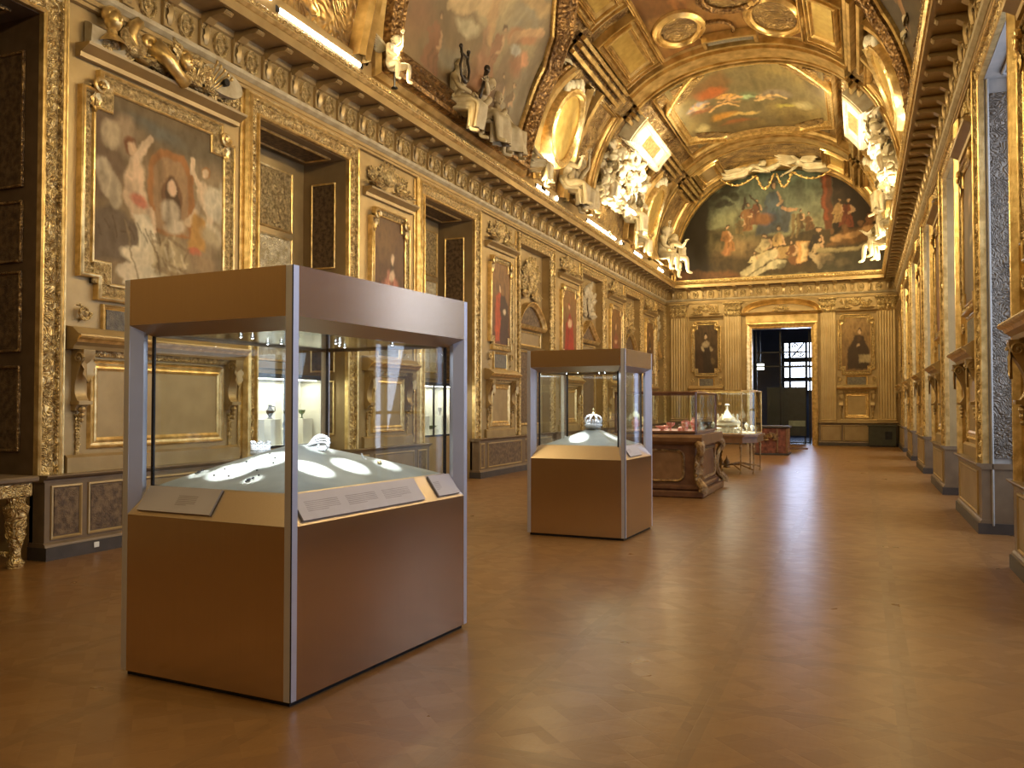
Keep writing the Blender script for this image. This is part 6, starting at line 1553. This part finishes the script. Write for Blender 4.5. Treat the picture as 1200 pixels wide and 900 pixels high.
m = MB(); m.box(-.74, .66, -1.02, 1.12, .12, .98, .02); m.box(-.80, .72, -1.08, 1.18, .12, .22, .03); m.build('body', WOOD, t)
m = MB(); m.prof([(-1.05, .92), (-1.14, .98), (-1.17, 1.05), (-1.12, 1.10), (1.22, 1.10), (1.27, 1.05), (1.24, .98), (1.15, .92)], -.84, .78); m.build('moulded_top', WOODL, t)
def rr(x0, x1, z0, z1, r, n=5):
    o = []
    for cx, cz, a0 in ((x1-r, z0+r, -PI/2), (x1-r, z1-r, 0), (x0+r, z1-r, PI/2), (x0+r, z0+r, PI)):
        o += [(cx+r*math.cos(a0+PI/2*k/n), cz+r*math.sin(a0+PI/2*k/n)) for k in range(n+1)]
    return o
m = MB().push(T(0, -1.02, 0)); m.sweep(rr(-.60, .42, .30, .80, .10), [(-.01, 0), (-.01, .02), (.02, .035), (.035, .02), (.04, 0)], True); m.pop(); m.build('panel_moulding', ORMOLU, t, angle=.6)
MB().push(T(0, -1.022, 0)).extr(rr(-.60, .42, .30, .80, .10), -.004, .01).build('panel', WOODL, t)
m = MB().push(T(.66, 0, 0) @ RZ(PI/2)); m.sweep(rr(-.8, .9, .30, .80, .12), [(-.01, 0), (-.01, .02), (.02, .035), (.035, .02), (.04, 0)], True); m.pop(); m.build('panel_moulding', ORMOLU, t, angle=.6)
for x, y, a in ((.66, -1.02, PI/4), (.66, 1.12, 3*PI/4), (-.74, -1.02, -PI/4)):
    m = MB().push(T(x, y, 0) @ RZ(a)); pts = []
    for i in range(15):
        f = i/14; z = .95-.83*f; o_ = .03+.10*math.exp(-((f-.12)/.14)**2)+.16*math.exp(-((f-.95)/.12)**2)+.02*math.sin(8*f); pts.append((0, -o_, z))
    m.tube(pts, [.09-.035*math.sin(PI*i/14) for i in range(15)], 8)
    for k in range(4): leaf(m, 0, .95-.18*k, -.22, .18, PI/2, -.12 if k else -.16, .2)
    m.push(RZ(PI/2)); volute(m, .12, .86, .09, 0, 1.5, 1, .3); volute(m, .16, .12, .10, 0, 1.5, -1, .3); m.pop(); m.pop(); m.build('scroll_corner', ORMOLU, t, angle=.7)
glassbox(t, -.78, .66, -1.05, 1.15, 1.14, 1.84, WOOD, .022)
MB().box(-.76, .64, -1.03, 1.13, 1.10, 1.145).build('display_floor', mat('pale_rose_felt', (.62,.42,.36), .7), t)
vs = [(-.55, -.55, 0), (-.30, -.75, 3), (-.05, -.5, 2), (.16, -.78, 1), (.32, -.62, 4), (.42, -.80, 3), (.52, -.45, 0), (.50, .1, 5), (.22, .3, 1), (.40, .75, 2), (-.2, .4, 4)]
VP = {0: ('tall red hardstone ewer', [(.001,0),(.05,0),(.02,.03),(.06,.10),(.07,.16),(.03,.22),(.045,.25)]), 1: ('red hardstone footed cup', [(.001,0),(.045,0),(.012,.03),(.012,.07),(.07,.11),(.085,.16),(.08,.16),(.001,.10)]), 2: ('pink shallow bowl', [(.001,0),(.06,0),(.02,.02),(.11,.06),(.13,.09),(.12,.09),(.001,.03)]), 3: ('red square-sided jar', [(.001,0),(.05,0),(.055,.08),(.05,.16),(.03,.17),(.045,.20)]), 4: ('small red covered box', [(.001,0),(.06,0),(.065,.04),(.06,.06),(.001,.09)]), 5: ('white and gold reliquary cone', [(.001,0),(.14,0),(.10,.10),(.05,.20),(.03,.28),(.001,.33)])}
for k, (x, y, q) in enumerate(vs):
    m = MB().lathe(VP[q][1], 16); 
    if q in (0, 3): m.tube([(.04, 0, .2), (.10, 0, .17), (.06, 0, .08)], .01, 6)
    o = m.build('hardstone_vessel', SILVER if q == 5 else REDST, angle=.6); o.location = (4.45+x, 16.1+y, 1.146)
    tag(o, VP[q][0] + ' in the carved cabinet case, ' + ('front row far left', 'front row second from left', 'front row middle', 'front row second from right', 'front row right', 'at the near right corner', 'beside the right glass', 'tallest piece, beside the right glass', 'middle row', 'back right corner', 'back row left')[k], 'vessel')

t = thing('gilt_table_case', 'spindly-legged table with a tall glass case of white crystal vessels', 'table case', (4.72, 21.45, 0))
def oct_(x, y, c): return [(-x+c, -y), (x-c, -y), (x, -y+c), (x, y-c), (x-c, y), (-x+c, y), (-x, y-c), (-x, -y+c)]
def prism(m, poly, z0, z1):
    n = len(poly); m.add([(x, y, z0) for x, y in poly]+[(x, y, z1) for x, y in poly], [tuple(range(n)), tuple(range(2*n-1, n-1, -1))]+[(i, (i+1) % n, (i+1) % n+n, i+n) for i in range(n)])
m = MB(); prism(m, oct_(.84, 1.04, .3), .88, .93); prism(m, oct_(.80, 1.0, .3), .74, .88); m.build('table_frame', WOODL, t)
LG = [(.72, -.70), (.45, -.92), (-.45, -.92), (-.72, -.70), (.72, .70), (.45, .92), (-.45, .92), (-.72, .70)]
for x, y in LG:
    m = MB().push(T(x, y, 0)); m.lathe([(.001, 0), (.035, 0), (.03, .04), (.014, .08), (.016, .3), (.022, .55), (.035, .66), (.02, .69), (.035, .74)], 8)
    m.pop(); m.build('leg', ORMOLU, t, angle=.6)
m = MB(); 
for i in range(8): 
    a, b = LG[i], (0, 0); m.tube([(a[0], a[1], .10), (a[0]*.5, a[1]*.5, .20), (0, 0, .16)], .018, 6)
m.lathe([(.001, .08), (.10, .10), (.06, .16), (.08, .24), (.02, .32), (.001, .40)], 12); m.build('stretcher', ORMOLU, t, True)
m = MB(); prism(m, oct_(.76, .96, .28), .93, .965); m.build('white_display_floor', WHITEC, t)
m = MB(); PO = oct_(.76, .96, .28)
for i, (x, y) in enumerate(PO): m.tube([(x, y, .95), (x, y, 1.96)], .011, 6); q = PO[(i+1) % 8]; m.tube([(x, y, 1.96), (*q, 1.96)], .015, 6); m.tube([(x, y, .955), (*q, .955)], .015, 6)
m.build('case_frame', GOLD, t)
for i in range(8):
    a, b = Vector((*PO[i], 0)), Vector((*PO[(i+1) % 8], 0)); nn = (b-a).cross(Vector((0, 0, 1))).normalized()*-.005
    g = MB(); g.add([tuple(a+Vector((0, 0, z))) for z in (.96, 1.95)]+[tuple(b+Vector((0, 0, z))) for z in (1.95, .96)]+[tuple(a+nn+Vector((0, 0, z))) for z in (.96, 1.95)]+[tuple(b+nn+Vector((0, 0, z))) for z in (1.95, .96)], [(0,1,2,3),(4,7,6,5),(0,4,5,1),(1,5,6,2),(2,6,7,3),(3,7,4,0)]); g.build('glass_pane', GLASS, t)
m = MB(); prism(m, PO, 1.965, 1.985); m.build('glass_top', GLASS, t)
t2 = thing('crystal_nef', 'large white crystal centrepiece on a pedestal in the spindly-legged table case', 'centrepiece', (4.80, 21.0, .967))
m = MB(); m.box(-.26, .26, -.14, .14, 0, .12, .02); 
for k in range(7): m.lathe([(.02, 0), (.015, .05), (.02, .09)], 6, c=(-.24+.08*k, -.15, .0))
m.build('pedestal', SILVER, t2)
m = MB(); m.ball((0, 0, .24), (.30, .15, .10), 16); m.lathe([(.06, 0), (.03, .05), (.04, .1)], 12, c=(0, 0, .11)); m.build('boat_bowl', SILVER, t2, True)
m = MB(); m.lathe([(.22, .28), (.19, .36), (.10, .42), (.06, .50), (.03, .54), (.025, .60), (.001, .68)], 14); m.ball((0, 0, .66), (.06, .03, .03), 8)
for x in (-.22, .24, -.12, .14): m.lathe([(.035, .28), (.02, .36), (.03, .40), (.001, .46)], 8, c=(x, 0, 0))
m.build('towers', SILVER, t2, True)
for k, (x, y, h) in enumerate(((4.30, 20.75, .20), (4.42, 21.3, .26), (4.55, 20.62, .12), (5.12, 20.9, .14), (5.22, 21.3, .24), (5.30, 21.7, .18), (5.36, 22.0, .14), (4.95, 21.9, .3), (5.16, 20.78, .10))):
    m = MB().lathe([(.001, 0), (.04, 0), (.015, h*.2), (.02, h*.4), (.05, h*.6), (.055, h*.8), (.02, h*.92), (.001, h)], 12); o = m.build('crystal_vessel', SILVER, smooth=True); o.location = (x, y, .967)
    tag(o, 'small white crystal vessel in the spindly-legged table case, ' + ('leftmost, by the near glass', 'behind the leftmost', 'short, left of the centrepiece front', 'short, right of the centrepiece', 'tall, right side', 'third on the right side', 'farthest right corner', 'tall one behind the centrepiece', 'lowest, by the near right glass')[k], 'vessel')
t = thing('marble_cabinet', 'low red marble cabinet with a dark top standing left of the doorway', 'cabinet', (5.12, 29.6, 0))
m = MB(); m.box(-.6, .44, -.45, .6, .05, .88, .02); m.build('body', PORPH, t); m = MB(); m.box(-.66, .50, -.5, .66, .88, .95, .015); m.build('top', BASE, t); MB().box(-.64, .48, -.48, .64, 0, .06, .01).build('plinth', BASE, t)
m = MB(); m.push(T(-.08, -.45, .45)); cluster(m, .5, .3, 120); m.pop(); m.build('gilt_mount', ORMOLU, t, angle=.7)
for x in (-.58, .42, .12): MB().box(x-.03, x+.03, -.47, -.44, .08, .86, .01).build('pilaster_strip', WOODL, t)
t = thing('floor_step', 'low dark threshold step on the floor in front of the doorway', 'step', (5.0, 33.5, 0)); MB().box(-1.0, .95, -.12, .12, 0, .05, .01).build('step_board', WOOD, t)

# ------------------------------------------------------------------ lights
def light(kind, name, loc, energy, col, rot=None, target=None, **k):
    d = bpy.data.lights.new(name, kind); d.energy = energy; d.color = col
    for a, v in k.items(): setattr(d, a, v)
    o = bpy.data.objects.new(name, d); COL.objects.link(o); o.location = loc
    if target is not None: o.rotation_euler = (Vector(target)-Vector(loc)).to_track_quat('-Z', 'Y').to_euler()
    elif rot: o.rotation_euler = rot
    return o
WARM = (1., .765, .385)
KT, KS, KC, KD, KP = 130., 600., 76., 200., 1.
for (x, y, z, L, rt) in LAMPS:          # the tubes on the cornices wash the vault and the opposite wall
    light('AREA', 'tube_light', (x, y, z), KT*L, WARM, target=(4.6, y, 9.6), shape='RECTANGLE', size=.12, size_y=L).rotation_euler = (Vector((4.6, y, 9.6))-Vector((x, y, z))).to_track_quat('-Z', 'Y').to_euler()
for (x, y, rt) in SPOTS:
    d = 33 if not rt else 147
    if y < 22: tx, ty, tz = vpt(24 if not rt else 156, 21.2, .2); e = KS*.25
    else: tx, ty, tz = vpt(d, y+.2, .3); e = KS
    light('SPOT', 'flood_beam', (x+(.45 if not rt else -.45), y-.3, 7.35), e, (1., .88, .66), target=(tx, ty, tz), spot_size=1.15, spot_blend=.6, shadow_soft_size=.08)
for rt in (False, True):                # beams thrown across the gallery by the floodlights of the other cornice
    x = 8.3 if not rt else .9; sg = (lambda d: d if not rt else 180-d)
    light('SPOT', 'cartouche_beam', (x, 27.6, 7.35), 5200, (1., .90, .70), target=vpt(sg(41), 27.2, .1), spot_size=.50, spot_blend=.5, shadow_soft_size=.06)
    light('SPOT', 'medallion_beam', (x, 19.9, 7.35), 1500, (1., .86, .60), target=vpt(sg(27), 20.9, .1), spot_size=.42, spot_blend=.6, shadow_soft_size=.06)
    light('SPOT', 'medallion_beam', (x, 27.9, 7.35), 1500, (1., .86, .60), target=vpt(sg(27), 31.0, .1), spot_size=.40, spot_blend=.6, shadow_soft_size=.06)
light('POINT', 'globe_light', (.7, 12.55, 7.62), 25, WARM, shadow_soft_size=.08)
# added area lights without fixtures above both cornices, washing the opposite walls
for y in (-6.8, -1.7, 3.5, 8.5, 13.5, 18.7, 23.9, 29.1, 34.0):
    light('AREA', 'added_wall_wash', (8.55, y, 7.05), KC*1.6, WARM, target=(-.2, y+.6, 3.8), shape='RECTANGLE', size=2.4, size_y=.25)
    light('AREA', 'added_wall_wash', (.65, y, 7.05), KC, WARM, target=(9.2, y+.6, 3.4), shape='RECTANGLE', size=2.4, size_y=.25)
light('AREA', 'added_wall_wash', (4.6, 33.2, 11.0), KC*2.0, WARM, target=(4.6, 37.2, 5.8), shape='RECTANGLE', size=4., size_y=.3)  # added light with no fixture, high in the vault, brightening the end wall
for (p, sx, sy) in VLIGHTS: light('AREA', 'vitrine_light', p, 16, (1., .92, .76), rot=(0, 0, PI/2), shape='RECTANGLE', size=sx, size_y=sy)
for (y, w) in WPOS[1:]:                  # daylight at the windows
    light('AREA', 'window_daylight', (10.55, y, 3.2), KD, (.66, .75, 1.), target=(4.0, y, 1.6), shape='RECTANGLE', size=w, size_y=4.8)
light('AREA', 'far_window_daylight', (4.9, YF-.3, 3.6), 160, (.55, .68, 1.), target=(4.9, 37.0, .2), shape='RECTANGLE', size=1.4, size_y=2.2)
# spots inside the cases
def cspot(M, loc, tgt, e, ang=.5, blend=.5, col=(.92, .97, 1.)):
    a, b = M @ Vector(loc), M @ Vector(tgt); light('SPOT', 'case_spot', a, e*2.2, col, target=b, spot_size=ang, spot_blend=blend, shadow_soft_size=.012)
ZC = 2.0
for (l, g, e, an) in (((-.80, .42, ZC), (-.82, .40, 1.2), 60, .34), ((-.70, .62, ZC), (-.72, .60, 1.3), 60, .38), ((-1.03, .33, ZC), (-1.03, .33, 1.2), 30, .14), ((-.55, .29, ZC), (-.55, .29, 1.2), 30, .14),
                   ((-.35, .58, ZC), (-.38, .62, 1.25), 60, .30), ((-.34, .98, ZC), (-.37, .98, 1.25), 55, .30), ((-.30, 1.34, ZC), (-.33, 1.34, 1.2), 40, .22), ((-.80, .5, ZC), (-.98, .85, 1.31), 32, .2), ((-.30, .6, ZC), (-.62, .97, 1.38), 34, .24)):
    cspot(C1, l, g, e*1.2, an*1.2)
for (l, g, e, an) in (((A2[0]-.15, .35, ZC), (A2[0]-.1, .36, 1.25), 60, .36), ((A2[0]+.1, .22, ZC), (A2[0], A2[1], 1.43), 200, .24), ((A2[0]+.4, A2[1], ZC), (A2[0], A2[1], 1.43), 110, .24), ((-.3, .6, ZC), (-.36, .62, 1.25), 30, .3)): cspot(C2, l, g, e, an)
for M_, W_, D_ in ((C1, W1, D1), (C2, W2, D2)):
    a = M_ @ Vector((-W_/2, D_/2, 2.0)); light('AREA', 'case_glow', a, 7.0, (.85, .93, 1.), rot=(0, 0, 0), shape='RECTANGLE', size=W_*.7, size_y=D_*.7)
nl = 0
for M_, tt, W_, D_ in ((C1, case1, W1, D1), (C2, case2, W2, D2)):
    m = MB(); r = random.Random(3)
    m2 = MB()
    for k in range(10 if D_ > 1.5 else 6):
        x, y = -r.uniform(.3, W_-.3), r.uniform(.3, D_-.3); m.ball((x, y, 2.026), .007, 7); m2.lathe([(.009, 0), (.013, .0), (.013, .01), (.009, .01)], 10, c=(x, y, 2.022))
    m.build('spot_lamp', emit('case_bulbs', (.9, .95, 1.), 30), tt, True); m2.build('lamp_ring', STEELB, tt, True)
a = (4.45, 16.1, 1.80); light('AREA', 'cabinet_case_light', a, 9, (1., .75, .65), rot=(0, 0, 0), shape='RECTANGLE', size=.9, size_y=1.4)
light('AREA', 'table_case_light', (4.75, 21.3, 1.93), 26, (1., .95, .78), rot=(0, 0, 0), shape='RECTANGLE', size=.8, size_y=1.2)

w = bpy.data.worlds.new('World'); scene.world = w; w.use_nodes = True
w.node_tree.nodes['Background'].inputs[0].default_value = (.45, .55, .75, 1); w.node_tree.nodes['Background'].inputs[1].default_value = .6

# ------------------------------------------------------------------ camera
cam = bpy.data.cameras.new('camera'); co = bpy.data.objects.new('camera', cam); COL.objects.link(co)
co.location = (7.79, 0, 1.6); co.rotation_euler = (PI/2+.026, 0, math.atan2(409, 1000)); cam.lens = 30.; cam.sensor_width = 36.; cam.clip_start = .05
scene.camera = co
scene.view_settings.view_transform = 'Standard'; scene.view_settings.look = 'None'; scene.view_settings.gamma = 1.; scene.view_settings.use_curve_mapping = False
scene.view_settings.exposure = -.02
cy = scene.cycles; cy.use_denoising = True; cy.max_bounces = 8; cy.diffuse_bounces = 3; cy.glossy_bounces = 3; cy.transparent_max_bounces = 16; cy.transmission_bounces = 4
cy.sample_clamp_indirect = 6.; cy.caustics_reflective = False; cy.caustics_refractive = False
for n in [o for o in bpy.data.objects if o.type == 'MESH' and len(o.data.polygons) == 0]: bpy.data.objects.remove(n)
